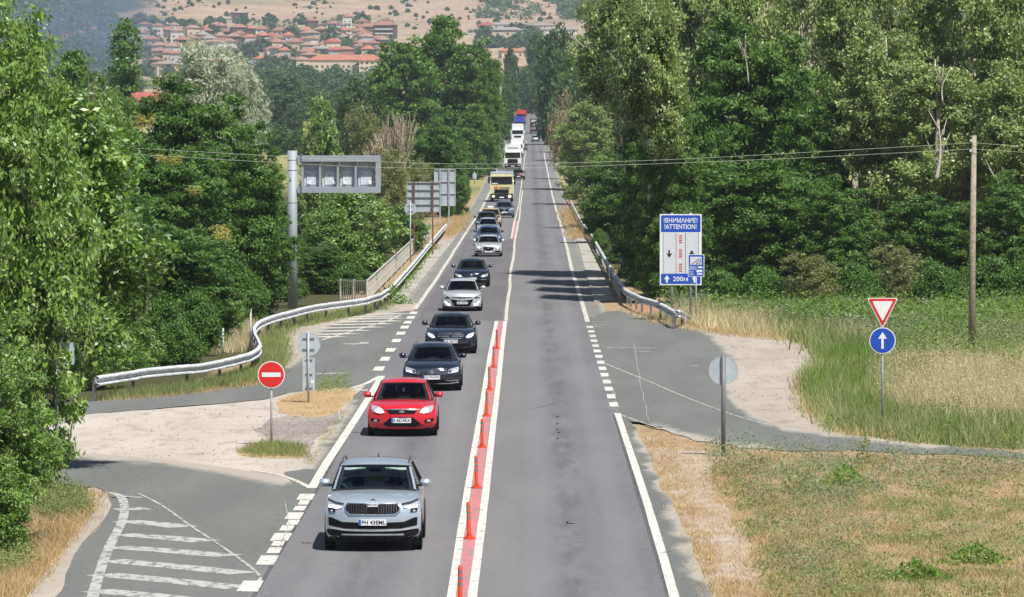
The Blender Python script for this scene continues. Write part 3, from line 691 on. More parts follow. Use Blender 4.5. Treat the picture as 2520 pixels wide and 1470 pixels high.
# attention panel
g, s = px_place(1675, 789); g2 = G(1675, 789); t = thing('attention_sign', 'tall white and blue attention board with lane arrows on two posts', 'road sign', g2)
def SP(x, y): return ((x-1675.5)/s, (789-y)/s)
x0, z1 = SP(1624, 527); x1, z0 = SP(1727, 702); cx, cz = (x0+x1)/2, (z0+z1)/2; W_, H_ = x1-x0, z1-z0
for px in (1654, 1700): pole(t, SP(px, 524)[1], .05, GALV, 'post', SP(px, 0)[0], .06, -.3)
MB().box((cx, 0, cz), (W_, .04, H_)).build('board', SWHITE, t)
def rectp(xa, ya, xb, yb_, y_, m, name, rounded=0):
    a, d = SP(xa, ya); b, c = SP(xb, yb_)
    if rounded: return MB().prism(off(rrect(b-a, d-c, rounded), (a+b)/2, (c+d)/2), y_-.004, y_).build(name, m, t)
    return MB().box(((a+b)/2, y_-.002, (c+d)/2), (b-a, .004, d-c)).build(name, m, t)
PALEG = mat('sign_pale_grey', (.60, .62, .66), .5, var=.03)
rectp(1627, 530, 1724, 571, -.021, BLUE, 'blue_header', .06); rectp(1627, 674, 1724, 699, -.021, BLUE, 'blue_footer', .06)
rectp(1627, 560, 1724, 571.2, -.0225, BLUE, 'header_band'); rectp(1627, 674.5, 1724, 686, -.0225, BLUE, 'footer_band')
rectp(1631.5, 573, 1719, 673, -.021, PALEG, 'lane_panel')
for x in (1632, 1664, 1687, 1719): rectp(x-.5, 573, x+.5, 673, -.0262, SBLACK, 'lane_line')
for y in (579, 614, 649):
    for k in range(4): rectp(1671, y+k*5.6, 1679, y+k*5.6+2.9, -.0262, RED, 'red_dash')
def poly(pts, m, name, y_=-.0262, tt=None): return MB().prism([SP(*p) for p in pts], y_-.004, y_).build(name, m, tt or t)
poly([(1646, 633), (1641, 625), (1641, 623), (1645, 625), (1645, 616), (1649, 616), (1649, 625), (1654, 623), (1654, 625), (1648.5, 633)], SBLACK, 'down_arrow')
poly([(1702.5, 615), (1709, 626), (1709, 628), (1705, 626), (1705, 636), (1701, 636), (1701, 626), (1697, 628), (1696, 626)], SBLACK, 'up_arrow')
for x in (1641.5, 1709.5): poly([(x, 677), (x+7, 687.5), (x+2.5, 687.5), (x+2.5, 695.5), (x-2.5, 695.5), (x-2.5, 687.5), (x-7, 687.5)], SWHITE, 'white_arrow')
for s_, y, wpx, hpx in (('!ВНИМАНИЕ!', 542.5, 83, 12), ('!ATTENTION!', 558, 79, 12), ('200м', 686.5, 37, 12)):
    a = SP(1675, y); text('lettering', s_, .4, SWHITE, t, (a[0], -.03, a[1]), .006, wpx/s, hpx/s)
# small blue sign in front of it
g = G(1713, 796); s = (796-HY)/CAMH; t = thing('road_tax_sign', 'small blue sign with a white road picture standing before the attention board', 'road sign', g)
SP = lambda x, y: ((x-1713.5)/s, (796-y)/s)
pole(t, SP(0, 628)[1], .03)
rectp(1693.5, 626, 1733.5, 681, -.035, SWHITE, 'plate', .03); rectp(1695, 627.5, 1732, 679.5, -.041, BLUE, 'face', .03); rectp(1698.5, 632, 1727, 652, -.046, PALEG, 'picture_panel')
for pts in ([(1701, 651), (1704, 651), (1722, 636), (1720, 636)], [(1712, 651), (1715, 651), (1724.5, 636), (1723.5, 636)], [(1719.5, 651), (1722, 651), (1726, 640), (1726, 637)]): poly(pts, SBLACK, 'road_line', -.0505)
poly([(1716.5, 647), (1718, 647), (1721, 640), (1720, 640)], RED, 'red_mark', -.0505)
for s_, x, y, wpx, hpx in (('ЛИМЕ НА', 1705.5, 657.5, 19, 3.6), ('ВИНЕТКА', 1705.5, 662.5, 19, 3.6), ('ТОЛ', 1701, 669.5, 10, 3.8), ('ТАКСА', 1702, 675, 12, 3.8)):
    a = SP(x, y); text('lettering', s_, .2, SWHITE, t, (a[0], -.047, a[1]), .004, wpx/s, hpx/s)
poly([(1717, 657.5), (1719, 655.5), (1727, 655.5), (1729.5, 658.5), (1727, 660), (1719, 660)], SWHITE, 'car_symbol', -.046)
poly([(1713, 668), (1716, 664), (1728, 664), (1728.5, 669.5), (1716, 671)], SWHITE, 'truck_symbol', -.046); poly([(1715, 673), (1728, 672.5), (1728.5, 676), (1716, 676.5)], SWHITE, 'truck_symbol', -.046)
# round backs
def roundback(x, yb, yc, r, label, pr=.03, plate=None, bars_=True):
    g = G(x, yb); s = (yb-HY)/CAMH; t = thing('round_sign_back', label, 'road sign', g)
    pole(t, (yb-yc+r+2)/s, pr, GALVD if not bars_ else GALV); MB().disc((0, .05, (yb-yc)/s), r/s, .0100, 44).build('plate', GALV2, t); 
    o = ring(r/s*.94, r/s, .05, GALV, 'rim', t, 44, (yb-yc)/s)
    for dz in ((-.45, .45) if bars_ else ()): MB().box((0, .03, (yb-yc+dz*r)/s), (r*1.0/s, .02, .03)).build('clamp_bar', GALVD, t)
    if plate:
        a, b, c, d = plate; MB().box((((a+b)/2-x)/s, .05, (yb-(c+d)/2)/s), ((b-a)/s, .0100, (d-c)/s)).build('lower_plate', GALV2, t)
        for dz in (.06, .5, .92): MB().box((((a+b)/2-x)/s, .03, (yb-(c+(d-c)*dz))/s), ((b-a)*.6/s, .02, .03)).build('clamp_bar', GALVD, t)
        MB().disc(((x-755)*0+.12, .04, (yb-940)/s), .05, .004, 16).build('sticker', SWHITE, t)
roundback(759, 992, 847, 29.5, 'grey back of a round sign with a tall plate below, on the traffic island', plate=(745, 775, 881, 962))
g = G(1780, 1122); roundback(1780, 1122, 912, 36, 'grey back of a large round sign on a stout pole by the right side road', .055, bars_=False)
roundback(1010, 645, 514, 15, 'small grey round sign back beside the bridge railing', .04)
# thin pole in the left bushes and marker poles by the guardrail
g = G(140, 1211); t = thing('sign_pole', 'bare grey pole rising into the leaves at the lower left', 'pole', g); pole(t, 3.4, .04); MB().box((.05, .04, 3.15), (.7, .0100, .5)).build('plate', GALV2, t)
for x, yb, h in ((617, 832, 1.35), (549, 852, .9)):
    g = G(x, yb+16); t = thing('marker_pole', 'thin pale pole behind the guardrail bend, %s' % ('right one' if x > 600 else 'left one in the dry grass'), 'pole', g); pole(t, h, .035, CONC2)
# message board gantry seen from behind
yb = 758; g = G(720, yb); s = (yb-HY)/CAMH; t = thing('message_gantry', 'grey steel gantry arm with four message panels seen from behind', 'gantry', g)
SP = lambda x, y: ((x-720)/s, (yb-y)/s)
MB().tube([(0, 0, -.4), (0, 0, SP(0, 371)[1])], .225, 28).build('column', GANT, t, smooth=True)
def bar(x0, y0, x1, y1, dep, yy, m, name):
    a, b = SP(x0, y0); c, d = SP(x1, y1); return MB().box(((a+c)/2, yy, (b+d)/2), (abs(c-a), dep, abs(b-d))).build(name, m, t, bevel=.008)
bar(732, 383, 937, 398, .34, 0, GANT, 'top_beam'); bar(732, 460, 937, 475, .34, 0, GANT, 'bottom_beam'); bar(925, 398.4, 938, 459.6, .3, 0, GANT, 'end_post')
for i in range(4):
    x = 747+i*44.2
    bar(x+1, 398.5, x+43, 459.5, .16, .30, mat('panel_grey', (.46, .50, .54), .6), 'message_panel'); bar(x+8, 420, x+37, 455, .03, .205, mat('panel_door', (.55, .59, .63), .6), 'panel_door')
    bx = x+(9 if i % 2 == 0 else 27); bar(bx, 446, bx+8, 453.5, .05, .165, SWHITE, 'switch_box')
for x in (744, 787, 831, 875): bar(x-2, 398.3, x+3.5, 459.8, .2, .05, GANT, 'stiffener')
for x in (742,): 
    for y in (379, 456): bar(x-2, y, x+2, y+24, .42, 0, GALVD, 'flange')
for y in (500, 420, 395): MB().tube([(0, 0, SP(0, y)[1]), (0, 0, SP(0, y-1.5)[1])], .231, 28).build('strap', GALVD, t, smooth=True)
# billboards seen from behind
def backboard(x0, y0, x1, y1, yb, posts, nx, ny, fm, pm, label):
    xm = (x0+x1)/2; g = G(xm, yb); s = 12800/g.y; t = thing('sign_board_back', label, 'road sign', g)
    q = lambda x, y: ((x-xm)/s, (yb-y)/s)
    for i in range(nx):
        for j in range(ny):
            a, b = q(x0+(x1-x0)*i/nx+.4, y0+(y1-y0)*j/ny+.4); c, d = q(x0+(x1-x0)*(i+1)/nx-.4, y0+(y1-y0)*(j+1)/ny-.4)
            MB().box(((a+c)/2, .1, (b+d)/2), (c-a, .04, b-d)).build('panel', GALV2, t)
    for j in range(ny+1):
        a, b = q(x0, y0+(y1-y0)*j/ny); c, _ = q(x1, 0); MB().box(((a+c)/2, .04, b), (c-a, .08, .07)).build('cross_bar', fm, t)
    for px in posts: a, b = q(px, y0-2); MB().box((a, -.06, b/2-.2), (.10, .10, b+.4)).build('post', pm, t)
    for px in (x0, x1): a, b = q(px, y0); c, d = q(px, y1); MB().box((a, .08, (b+d)/2), (.06, .1, b-d)).build('edge', fm, t)
backboard(1002, 449, 1083, 521, 628, (1019, 1065), 3, 4, mat('rusty_bar', (.36, .35, .35), .8), RUST, 'wide grey board back with rusty posts behind the bushes')
backboard(1069, 418, 1120.5, 506, 556, (1083, 1105), 3, 3, GALV, GALV, 'tall grey board back on two posts beside the dry verge')
for x, yb, w_, h, lab in ((1168, 452, 10, 22, 'small pale sign back in the far verge, left one'), (1186, 436, 9, 26, 'small pale sign back in the far verge, right one')):
    g = G(x, yb); s = 12800/g.y; t = thing('verge_sign', lab, 'road sign', g); pole(t, h/s+.3, .06); MB().box((0, .08, h/s*.8), (w_/s, .02, w_*1.2/s)).build('plate', GALV2, t)

# ------------------------------------------------------------------ utility pole and wires
g = G(2391, 893); s = (893-HY)/CAMH
t = thing('utility_pole', 'tall weathered wooden utility pole in the tall grass on the right', 'utility pole', g)
TOPZ = (893-333)/s
MB().tube([(0, 0, -.4), (.02, 0, TOPZ*.5), (.07, 0, TOPZ)], [.13, .115, .085], 16).build('shaft', WOODP, t, smooth=True)
MB().disc((.07, 0, TOPZ-.01), .09, .02, 14, axis='z').build('cap', CONC, t)
for z, x in ((TOPZ-.22, -.06), (TOPZ-.58, -.07)):
    MB().tube([(x+.05, -.05, z-.06), (x, -.1, z-.06), (x, -.1, z)], .012, 6).build('bracket', GALVD, t); MB().disc((x, -.1, z), .035, .07, 12, axis='z').build('insulator', SWHITE, t)
WIRE = mat('wire', (.42, .46, .36), .5)
for i, (pts, lab) in enumerate((([(2391, 352), (1990, 375), (1600, 395), (1200, 404), (900, 397), (600, 380), (190, 357)], 'upper wire from the utility pole across the road to the left'),
                              ([(2391, 367), (1990, 388), (1600, 404), (1200, 415), (900, 411), (600, 396), (180, 371)], 'lower wire from the utility pole across the road to the left'),
                              ([(2396, 352), (2540, 361), (2700, 363)], 'upper wire from the utility pole off to the right'), ([(2396, 367), (2540, 376), (2700, 378)], 'lower wire from the utility pole off to the right'))):
    c = [P(p.x, p.y, g.y-.1-.02*i) for p in cr(pts, False, 6)]
    tag(MB().tube(c, .0065, 5).build('wire', WIRE), lab, 'wire')
# ------------------------------------------------------------------ vehicles
class Car:
    """x right, y from front bumper (0) to the rear, z up; the front looks towards the camera"""
    def __init__(s, **k):
        d = dict(L=4.5, W=.9, hf=.78, hb=.98, yb=1.15, zt=1.34, yt=1.95, zr=1.45, wb=.76, wt=.60, rear='hatch', paint=None, rails=False, wr=.33, lower=.22, curv=.36, bodycol=None)
        d.update(k); s.__dict__.update(d)
        W, hf, hb, yb = s.W, s.hf, s.hb, s.yb; cv = s.curv
        lo = s.lower
        s.R = [(.16, lo, .84, cv*.7), (.05, lo+.06, .94, cv*.85), (.01, lo+.18, .985, cv), (0, hf*.62, .99, cv), (.015, hf*.82, .985, cv*1.02), (.05, hf*.93, .975, cv*1.08),
               (.10, hf, .965, cv*1.15), (.20, hf+.05*(hb-hf)/.2, .96, cv*1.1), (.42, hf+(hb-hf)*.5, .955, cv*.8), (yb*.68, hf+(hb-hf)*.78, .95, cv*.5), (yb, hb, .93, cv*.35)]
    def dz(s, i): return (0, 0, 0, 0, 0, .005, .015, .03, .045, .055, .06)[min(i, 10)]
    def pt(s, i, u):
        y, z, w, c = s.R[i]; a = abs(u)
        return (u*w*s.W, y+c*a**2.6, z-s.dz(i)*a**2.2)
    def fy(s, x, z):
        """front surface depth at (x, z)"""
        Z = [r[1] for r in s.R]
        y = np.interp(z, Z, [r[0] for r in s.R]); w = np.interp(z, Z, [r[2] for r in s.R])*s.W; c = np.interp(z, Z, [r[3] for r in s.R])
        a = min(1.05, abs(x)/w); return y+c*a**2.6
    def build(s, name, label, x, y, group='vehicles queueing on the left lane', away=False, spec=None, driver=None, Y=None):
        sc_ = 1.0
        if Y is None: g = G(x, y)
        else: g = P(x, y, Y); g.z = rz_(Y)
        t = thing(name, label, 'car', (g.x, g.y-.82, rz_(g.y)+.006), 0, group)
        if away: t.rotation_euler.z = math.pi; t.location.y += 4.4
        s.t = t; W = s.W; us = [-1, -.96, -.88, -.75, -.58, -.38, -.18, 0, .18, .38, .58, .75, .88, .96, 1]
        nR = len(s.R); rows = []; L = s.L
        zb2 = s.hb+.02
        rear_y = {'sedan': L-.75, 'hatch': L-.22, 'estate': L-.2}[s.rear]; deck = {'sedan': zb2-.02, 'hatch': zb2+.02, 'estate': zb2+.02}[s.rear]
        R2 = s.R+[(s.yb+.5, zb2, .93, .05), (L*.6, zb2+.01, .935, 0), (rear_y, deck, .92, -.05)]
        if s.rear == 'sedan': R2 += [(L-.25, deck-.01, .90, -.12)]
        R2 += [(L-.06, deck-.12, .90, -.2), (L, .62, .95, -.22), (L-.02, .42, .96, -.22), (L-.1, .25, .9, -.2)]
        v = []; idx = []
        def P_(i, u):
            yy, z, w, c = R2[i]; a = abs(u); return (u*w*W, yy+c*a**2.6, z-(s.dz(i) if i <= 10 else .06 if i < len(R2)-4 else 0)*a**2.2)
        mb = MB(); top = [[P_(i, u) for u in us] for i in range(len(R2))]
        mb.grid(top)
        # sides: columns from the upper edge to the sill at stations along the length
        for sg in (-1, 1):
            st = [top[i][0 if sg < 0 else -1] for i in range(6, len(R2)-4)]
            zs = [s.R[k][1] for k in (5, 4, 3, 2, 1, 0)]; wk = (.985, .995, 1.0, 1.0, .985, .95); rows = []
            first = [top[k][0 if sg < 0 else -1] for k in (6, 5, 4, 3, 2, 1, 0)]; rows.append(first)
            for j, p in enumerate(st):
                yy = max(p[1], first[0][1]+.07+.02*j); q = [(p[0], yy if j else p[1]+.02, p[2])]
                for k in range(6):
                    ft = (p[2]-s.lower)/(s.R[6][1]-s.lower); z = s.lower+(zs[k]-s.lower)*ft; q.append((sg*wk[k]*W, yy+.02, z))
                rows.append(q)
            last = [top[k][0 if sg < 0 else -1] for k in range(len(R2)-4, len(R2))]
            e = [last[0], last[0], last[1], last[1], last[2], last[3], last[3]]; rows.append(e)
            mb.grid(rows)
        b = mb.build('body', s.paint, t, smooth=True)
        # underside
        MB().box((0, L/2, s.lower+.02), (W*1.8, L-.7, .12)).build('underbody', BLACK, t)
        MB().box((0, .5, .30), (W*1.55, .5, .22)).build('air_dam', BLACK, t)
        # greenhouse
        yb, yt, zt, zr, wb, wt = s.yb, s.yt, s.zt, s.zr, s.wb, s.wt
        ry = {'sedan': L-1.35, 'hatch': L-.55, 'estate': L-.45}[s.rear]
        uc = [-1, -.93, -.6, -.3, 0, .3, .6, .93, 1]
        GR = [(yb-.05, s.hb-.015, wb, .20, .045), (yb+.35*(yt-yb), s.hb+(zt-s.hb)*.40, wb+(wt-wb)*.36, .19, .03), (yb+.7*(yt-yb), s.hb+(zt-s.hb)*.75, wb+(wt-wb)*.72, .18, .03), (yt, zt, wt+.01, .17, .03)]
        RF = [(yt, zt+.002, wt+.01, .17, .03), (yt+.13, zt+(zr-zt)*.55, wt, .16, .05), (yt+.45, zr-.01, wt, .1, .06), (yt+1.0, zr, wt, .0, .06), (ry-.25, zr-.05, wt-.02, -.05, .06), (ry, zr-.10, wt-.03, -.1, .05)]
        def gp(r, u): a = abs(u); return (u*r[2], r[0]+r[3]*a**2.4, r[1]-r[4]*a**2.4)
        ws = [[gp(r, u) for u in uc] for r in GR]
        MB().grid([q[1:-1] for q in ws]).build('windshield', GLASS, t, smooth=True)
        pm = MB().grid([[gp(r, u) for u in uc] for r in RF]); 
        for a, c in ((0, 2), (-3, -1)):
            k0, k1 = (0, 1) if a == 0 else (len(uc)-2, len(uc)-1)
            pm.grid([[(q[k0][0], q[k0][1]-.004, q[k0][2]+.002), (q[k1][0], q[k1][1]-.004, q[k1][2]+.002)] for q in ws])
        pm.build('roof', s.paint, t, smooth=True)
        # black frit round the windshield
        fm = MB()
        def sh(p, e): return (p[0], p[1]-e, p[2]+e*.6)
        for q0, q1 in ((ws[0], .10), (ws[3], -.07)):
            rr = GR[0] if q0 is ws[0] else GR[3]; nx = GR[1] if q0 is ws[0] else GR[2]; f_ = abs(q1)
            mid = tuple(rr[k]+(nx[k]-rr[k])*f_*2 for k in range(5)); A = [sh(gp(rr, u), .006) for u in uc]; B = [sh(gp(mid, u), .006) for u in uc]; fm.grid([A, B])
        for u0, u1 in ((-.945, -.90), (.90, .945)): fm.grid([[sh(gp(r, u0), .006), sh(gp(r, u1), .006)] for r in GR])
        fm.build('window_seal', BLACK, t)
        for sg in (-1, 1):
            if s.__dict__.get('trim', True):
                mb = MB(); mb.grid([[(lambda p: (p[0], p[1]+.035, p[2]-.01))(gp(r, u*sg)) for u in (.885, .845)] for r in GR]); mb.build('pillar_trim', TRIM, t)  # strip whose pale colour paints the reflection along the inner pillar edge
            # side glass and pillars
            top_ = [gp(RF[i], sg) for i in (0, 2, 3, 4, 5)]; bel = [(sg*wb*1.06, y_, s.hb-.04) for y_ in (yb+.25, yb+.85, (yt+ry)/2+.1, ry-.1, ry+.35)]
            top_[0] = gp(GR[3], sg)
            MB().grid([bel, top_]).build('side_window', DGLASS, t)
            for k in (2, 3):
                a, b_ = Vector(bel[k]), Vector(top_[k]); MB().tube([a+Vector((sg*.004, 0, 0)), a.lerp(b_, .93)+Vector((sg*.002, 0, 0))], .02, 6).build('pillar', BLACK, t)
            mx, mz, my = sg*(W+.10), s.hb+.10, yb+.42
            m = MB().grid([[(sg*(W-.09+.24*a), my-.06+e*.13+.03*a, mz+.085*math.sin(g2)*(1-.25*a)-(0 if math.sin(g2) > 0 else .0)) if 0 else
                            (sg*(W-.05+.21*a), my+.05-.10*math.cos(g2)*(1-.6*(2*a-1)**4), mz+.082*math.sin(g2)*(1-.5*(2*a-1)**6)) for g2 in [2*math.pi*q/12 for q in range(13)]] for a, e in ((0, 0), (.08, 0), (.35, 0), (.7, 0), (.93, 0), (1, 0))])
            mo = m.build('mirror', s.mirror if getattr(s, 'mirror', None) else s.paint, t, smooth=True)
            MB().box((sg*(W-.045), my+.05, mz-.05), (.12, .07, .035)).build('mirror_foot', BLACK, mo)
            MB().tube([(sg*(W-.05), my+.04, mz-.045), (sg*(W+.13), my+.05, mz-.05)], .032, 8).build('mirror_base', BLACK, mo)
            MB().box((sg*(W-.045), my-.0, mz), (.006, .01, .01)).build('hinge', BLACK, mo)
            for yy in (.85, L-.92):
                wmb = MB().disc((sg*W*.998, yy, s.wr+.01), s.wr+.05, .004*sg, 28, axis='x'); wmb.build('wheel_arch', BLACK, t)
                wmb = MB(); prof = [(-.20, .62), (-.20, .92), (-.17, 1), (-.03, 1), (0, .93), (0, .70)]
                wmb.grid([[(sg*(W+.012)+sg*a, yy+math.cos(g2)*s.wr*r, s.wr+math.sin(g2)*s.wr*r) for g2 in [2*math.pi*q/24 for q in range(25)]] for a, r in prof])
                wh = wmb.build('wheel', TYRE, t, smooth=True)
                MB().disc((sg*(W-.01), yy, s.wr), s.wr*.70, .006*sg, 24, axis='x').build('rim', RIM, wh)
        # cabin
        MB().box((0, yb+.55, s.hb-.06), (wb*1.9, .9, .10)).build('dashboard', SEATM, t)
        MB().box((0, yb+2.1, .52), (wb*1.9, 2.6, .25)).build('cabin_floor', SEATM, t)
        for sx in (-.37, .37):
            o = MB().box((sx, yb+1.45, .78), (.5, .16, .62), taper=.85).box((sx, yb+1.5, min(1.2, zt-.17)), (.26, .1, .18), taper=.85).build('seat', SEATM, t, bevel=.02)
        MB().box((0, yb+2.35, .78), (wb*1.6, .16, .56)).build('rear_seat', SEATM, t)
        MB().tube([(.37+.18*math.cos(q*.5236), yb+.80-.05*math.sin(q*.5236), s.hb-.02+.17*math.sin(q*.5236)) for q in range(13)], .016, 6).build('steering_wheel', BLACK, t)
        MB().box((0, yt-.12, zt-.10), (.22, .03, .06)).build('rear_view_mirror', BLACK, t)
        # rear window glass
        MB().grid([[(u*(wt-.05), ry-.02, zr-.11) for u in (-1, 1)], [(u*wb*.9, ry+(.6 if s.rear == 'sedan' else .3), zb2-.01) for u in (-1, 1)]]).build('rear_window', GLASS, t)
        if s.rails:
            for sg in (-1, 1): MB().tube([(sg*(wt-.03), yt+.28, zr-.085), (sg*(wt-.03), yt+.55, zr-.02), (sg*(wt-.03), yt+1.2, zr+.005), (sg*(wt-.04), ry-.35, zr-.03), (sg*(wt-.05), ry-.12, zr-.12)], .017, 8).build('roof_rail', s.rails, t, smooth=True)
        MB().tube([(0, ry-.3, zr-.06), (0, ry-.15, zr+.015)], [.02, .006], 6).build('aerial', BLACK, t)
        for sx, ex in ((-.55, .05), (.1, .62)): MB().tube([(sx, yb+.0, s.hb+.0), (ex, yb+.03, s.hb+.045)], .009, 5).build('wiper', BLACK, t)
        return t
    def patch(s, name, m, poly, proud=.012, step=.07, parent=None, both=False, thick=.03):
        """a piece that follows the curved nose; poly in (x,z) seen from the front"""
        o = None
        for sg in ((1, -1) if both else (1,)):
            P2 = [(x*sg, z) for x, z in poly]
            # densify border
            Q = []
            for i, p in enumerate(P2):
                q = P2[(i+1) % len(P2)]; k = max(1, int(math.dist(p, q)/step)); Q += [(p[0]+(q[0]-p[0])*j/k, p[1]+(q[1]-p[1])*j/k) for j in range(k)]
            V, Fc = cdt(Q, step)
            mb = MB(); n = len(V); fr = [(x, s.fy(x, z)-proud, z) for x, z in V]; bk = [(x, s.fy(x, z)-proud+thick, z) for x, z in V]
            mb.add(fr, Fc)
            e = {}
            for f in Fc:
                for a, b in zip(f, f[1:]+f[:1]):
                    if (b, a) in e: del e[(b, a)]
                    else: e[(a, b)] = 1
            mb.add(fr+bk, [(a, b, b+n, a+n) for a, b in e])
            o = mb.build(name, m, parent or s.t, smooth=False)
        return o
    def plate(s, txt, x, z, w=.52, h=.11, eu=True, proud=.03):
        y = s.fy(x, z)-proud
        pl = MB().prism(off(rrect(w, h, .012), x, z), y, y+.02).build('number_plate', PLATE, s.t)
        if eu: MB().box((x-w/2+.024, y-.001, z), (.042, .004, h*.94)).build('blue_band', BLUE, pl)
        if txt: text('plate_text', txt, .1, SBLACK, pl, (x+.022, y-.003, z), .002, w*.86, h*.66)
    def star(s, m, x, z, r, name='badge', proud=.035):
        y = s.fy(x, z)-proud; return MB().disc((x, y, z), r, .02, 20).build(name, m, s.t)
PLATE = mat('plate_white', (.78, .80, .84), .4, var=.03)
GRILLE = mat('grille_black', (.010, .010, .012), .85, spec=.08)
FROST = mat('silver_strip', (.62, .65, .69), .3, .5)
SILVER = carpaint('silver_blue', (.47, .55, .63), .45, .33); SILVER2 = carpaint('silver', (.62, .64, .66), .45, .33)
REDP = carpaint('red', (.62, .010, .022), .0, .25); NAVY = carpaint('navy_black', (.006, .010, .022), .0, .15); NAVY2 = carpaint('dark_blue', (.012, .03, .075), .2, .2)
BLUEP = carpaint('mid_blue', (.05, .12, .28), .5, .25); GREYB = carpaint('blue_grey', (.17, .23, .30), .5, .3); YEL = carpaint('taxi_yellow', (.50, .36, .15)); DARKP = carpaint('black', (.012, .012, .014))
def bars(c, poly_rows, m, name, h=.014, proud=.03, vertical=False):
    for a in poly_rows:
        if vertical: x, z0, z1 = a; c.patch(name, m, [(x-h/2, z0), (x+h/2, z0), (x+h/2, z1), (x-h/2, z1)], proud, .1)
        else: z, x0, x1 = a; c.patch(name, m, [(x0, z-h/2), (x1, z-h/2), (x1, z+h/2), (x0, z+h/2)], proud, .1)
def mir(p): return p+[(-x, z) for x, z in reversed(p)]

SKIN = mat('skin', (.52, .33, .25), .6); SHIRTS = [mat('shirt_pale', (.52, .56, .60), .8), mat('shirt_dark', (.05, .05, .06), .85), mat('shirt_blue', (.12, .2, .36), .85)]
HAIR = mat('hair', (.03, .022, .018), .8)
def person(label, loc, z0, k, head_z):
    """seated driver: one skinned body from hips to head with both arms to the wheel"""
    if not PEOPLE:
        V = [((0, .1, 0), .15), ((0, .13, .22), .16), ((0, .14, .40), .17), ((0, .12, .50), .07), ((0, .10, .56), .058), ((0, .08, .66), .085), ((0, .085, .74), .08),
             ((.17, .13, .44), .075), ((.23, .0, .24), .052), ((.15, -.27, .27), .038), ((.13, -.36, .31), .035), ((-.17, .13, .44), .075), ((-.24, .0, .25), .052), ((-.15, -.27, .29), .038), ((-.13, -.36, .33), .035)]
        E = [(0, 1), (1, 2), (2, 3), (3, 4), (4, 5), (5, 6), (2, 7), (7, 8), (8, 9), (9, 10), (2, 11), (11, 12), (12, 13), (13, 14)]
        me = bpy.data.meshes.new('person'); me.from_pydata([v for v, r in V], E, [])
        o = bpy.data.objects.new('tmp', me); C.objects.link(o)
        md = o.modifiers.new('s', 'SKIN'); sk = me.skin_vertices[0].data
        for i, (v, r) in enumerate(V): sk[i].radius = (r*(1.25 if i in (1, 2) else 1), r*(.8 if i in (1, 2) else 1))
        sk[0].use_root = True
        o.modifiers.new('u', 'SUBSURF').levels = 2
        dg = bpy.context.evaluated_depsgraph_get(); m2 = bpy.data.meshes.new_from_object(o.evaluated_get(dg)); bpy.data.objects.remove(o)
        m2.materials.clear(); m2.materials.append(SHIRTS[0]); m2.materials.append(SKIN)
        for p in m2.polygons:
            c = p.center; p.use_smooth = True
            if c.z > .52 or c.y < -.16: p.material_index = 1
        PEOPLE.append(m2)
    me = PEOPLE[0]
    if k: me = me.copy(); me.materials[0] = SHIRTS[k]
    o = link('person', me, None, loc); o.scale = (1, 1, 1); tag(o, label, 'person', 'drivers behind the windshields')
    q = MB(); q.grid([[(math.cos(a)*.088*math.cos(e), .085+.02+math.sin(a)*.095*math.cos(e), .70+.085*math.sin(e)) for a in [2*math.pi*i/14 for i in range(15)]] for e in (.15, .5, .9, 1.3, 1.55)]).build('hair', HAIR, o, smooth=True)
    for sg in (-1, 1): MB().disc((sg*.033, -.005, .685), .008, .01, 8).build('eye', SBLACK, o)
    MB().box((0, -.012, .66), (.022, .03, .04), taper=.5).build('nose', SKIN, o)
    MB().box((0, -.004, .628), (.045, .012, .008)).build('mouth', RED, o)
    for x in (-.13, .13):
        for j in range(4): MB().tube([(x-.02+.015*j, -.36, .33), (x-.02+.015*j, -.40, .325), (x-.02+.015*j, -.405, .30)], .009, 6).build('finger', SKIN, o)
        MB().tube([(x*.85, -.35, .32), (x*.7, -.375, .33)], .010, 6).build('thumb', SKIN, o)
    return o
PEOPLE = []
def driver(c, label, k=0, x=.37):
    l = c.t.location; person(label, (l.x+x, l.y+c.yb+1.28, l.z+.50), 0, k, 0)

# 1 silver suv
c = Car(L=4.70, W=.94, hf=.955, hb=1.15, yb=1.20, zt=1.585, yt=1.98, zr=1.665, wb=.83, wt=.69, rear='estate', paint=SILVER, rails=mat('rail_dark', (.06, .07, .08), .4), wr=.37, lower=.24, curv=.30)
c.build('suv', 'silver blue suv nearest the camera with black slatted grille', 920, 1352)
c.patch('bumper_lower', BLACK, mir([(0, .21), (.5, .21), (.86, .27), (.905, .40), (.88, .44), (.5, .415), (0, .405)]), .015)
c.patch('skid_strip', FROST, mir([(0, .325), (.60, .325), (.61, .355), (0, .36)]), .035)
c.patch('silver_lip', FROST, mir([(0, .405), (.52, .415), (.90, .46), (.905, .50), (.55, .445), (0, .435)]), .035)
c.patch('lower_intake', GRILLE, mir([(0, .45), (.56, .458), (.86, .51), (.87, .67), (.80, .665), (.60, .585), (0, .575)]), .018)
c.patch('grille_frame', CHROME, mir([(0, .72), (.45, .725), (.535, .79), (.55, .88), (.50, .955), (.2, .955), (0, .93)]), .020)
c.patch('grille', GRILLE, mir([(0, .745), (.43, .75), (.505, .80), (.525, .875), (.48, .935), (.2, .938), (0, .915)]), .030)
bars(c, [(x*.049+.12, .765, .925) for x in range(8)]+[(-x*.049-.12, .765, .925) for x in range(8)], mat('slat_grey', (.035, .037, .04), .5), 'grille_slat', .009, .042, True)
c.patch('grille_badge', mat('badge_grey', (.3, .32, .34), .4), [(-.10, .885), (.10, .885), (.10, .912), (-.10, .912)], .045)
c.patch('headlight', LAMPG, [(.58, .905), (.60, .86), (.70, .845), (.875, .855), (.89, .94), (.88, 1.02), (.75, .965)], .022, .05, both=True)
c.patch('headlight_shade', LAMPD, [(.58, .912), (.72, .925), (.885, .985), (.885, 1.025), (.75, .978), (.56, .945)], .030, .05, both=True)
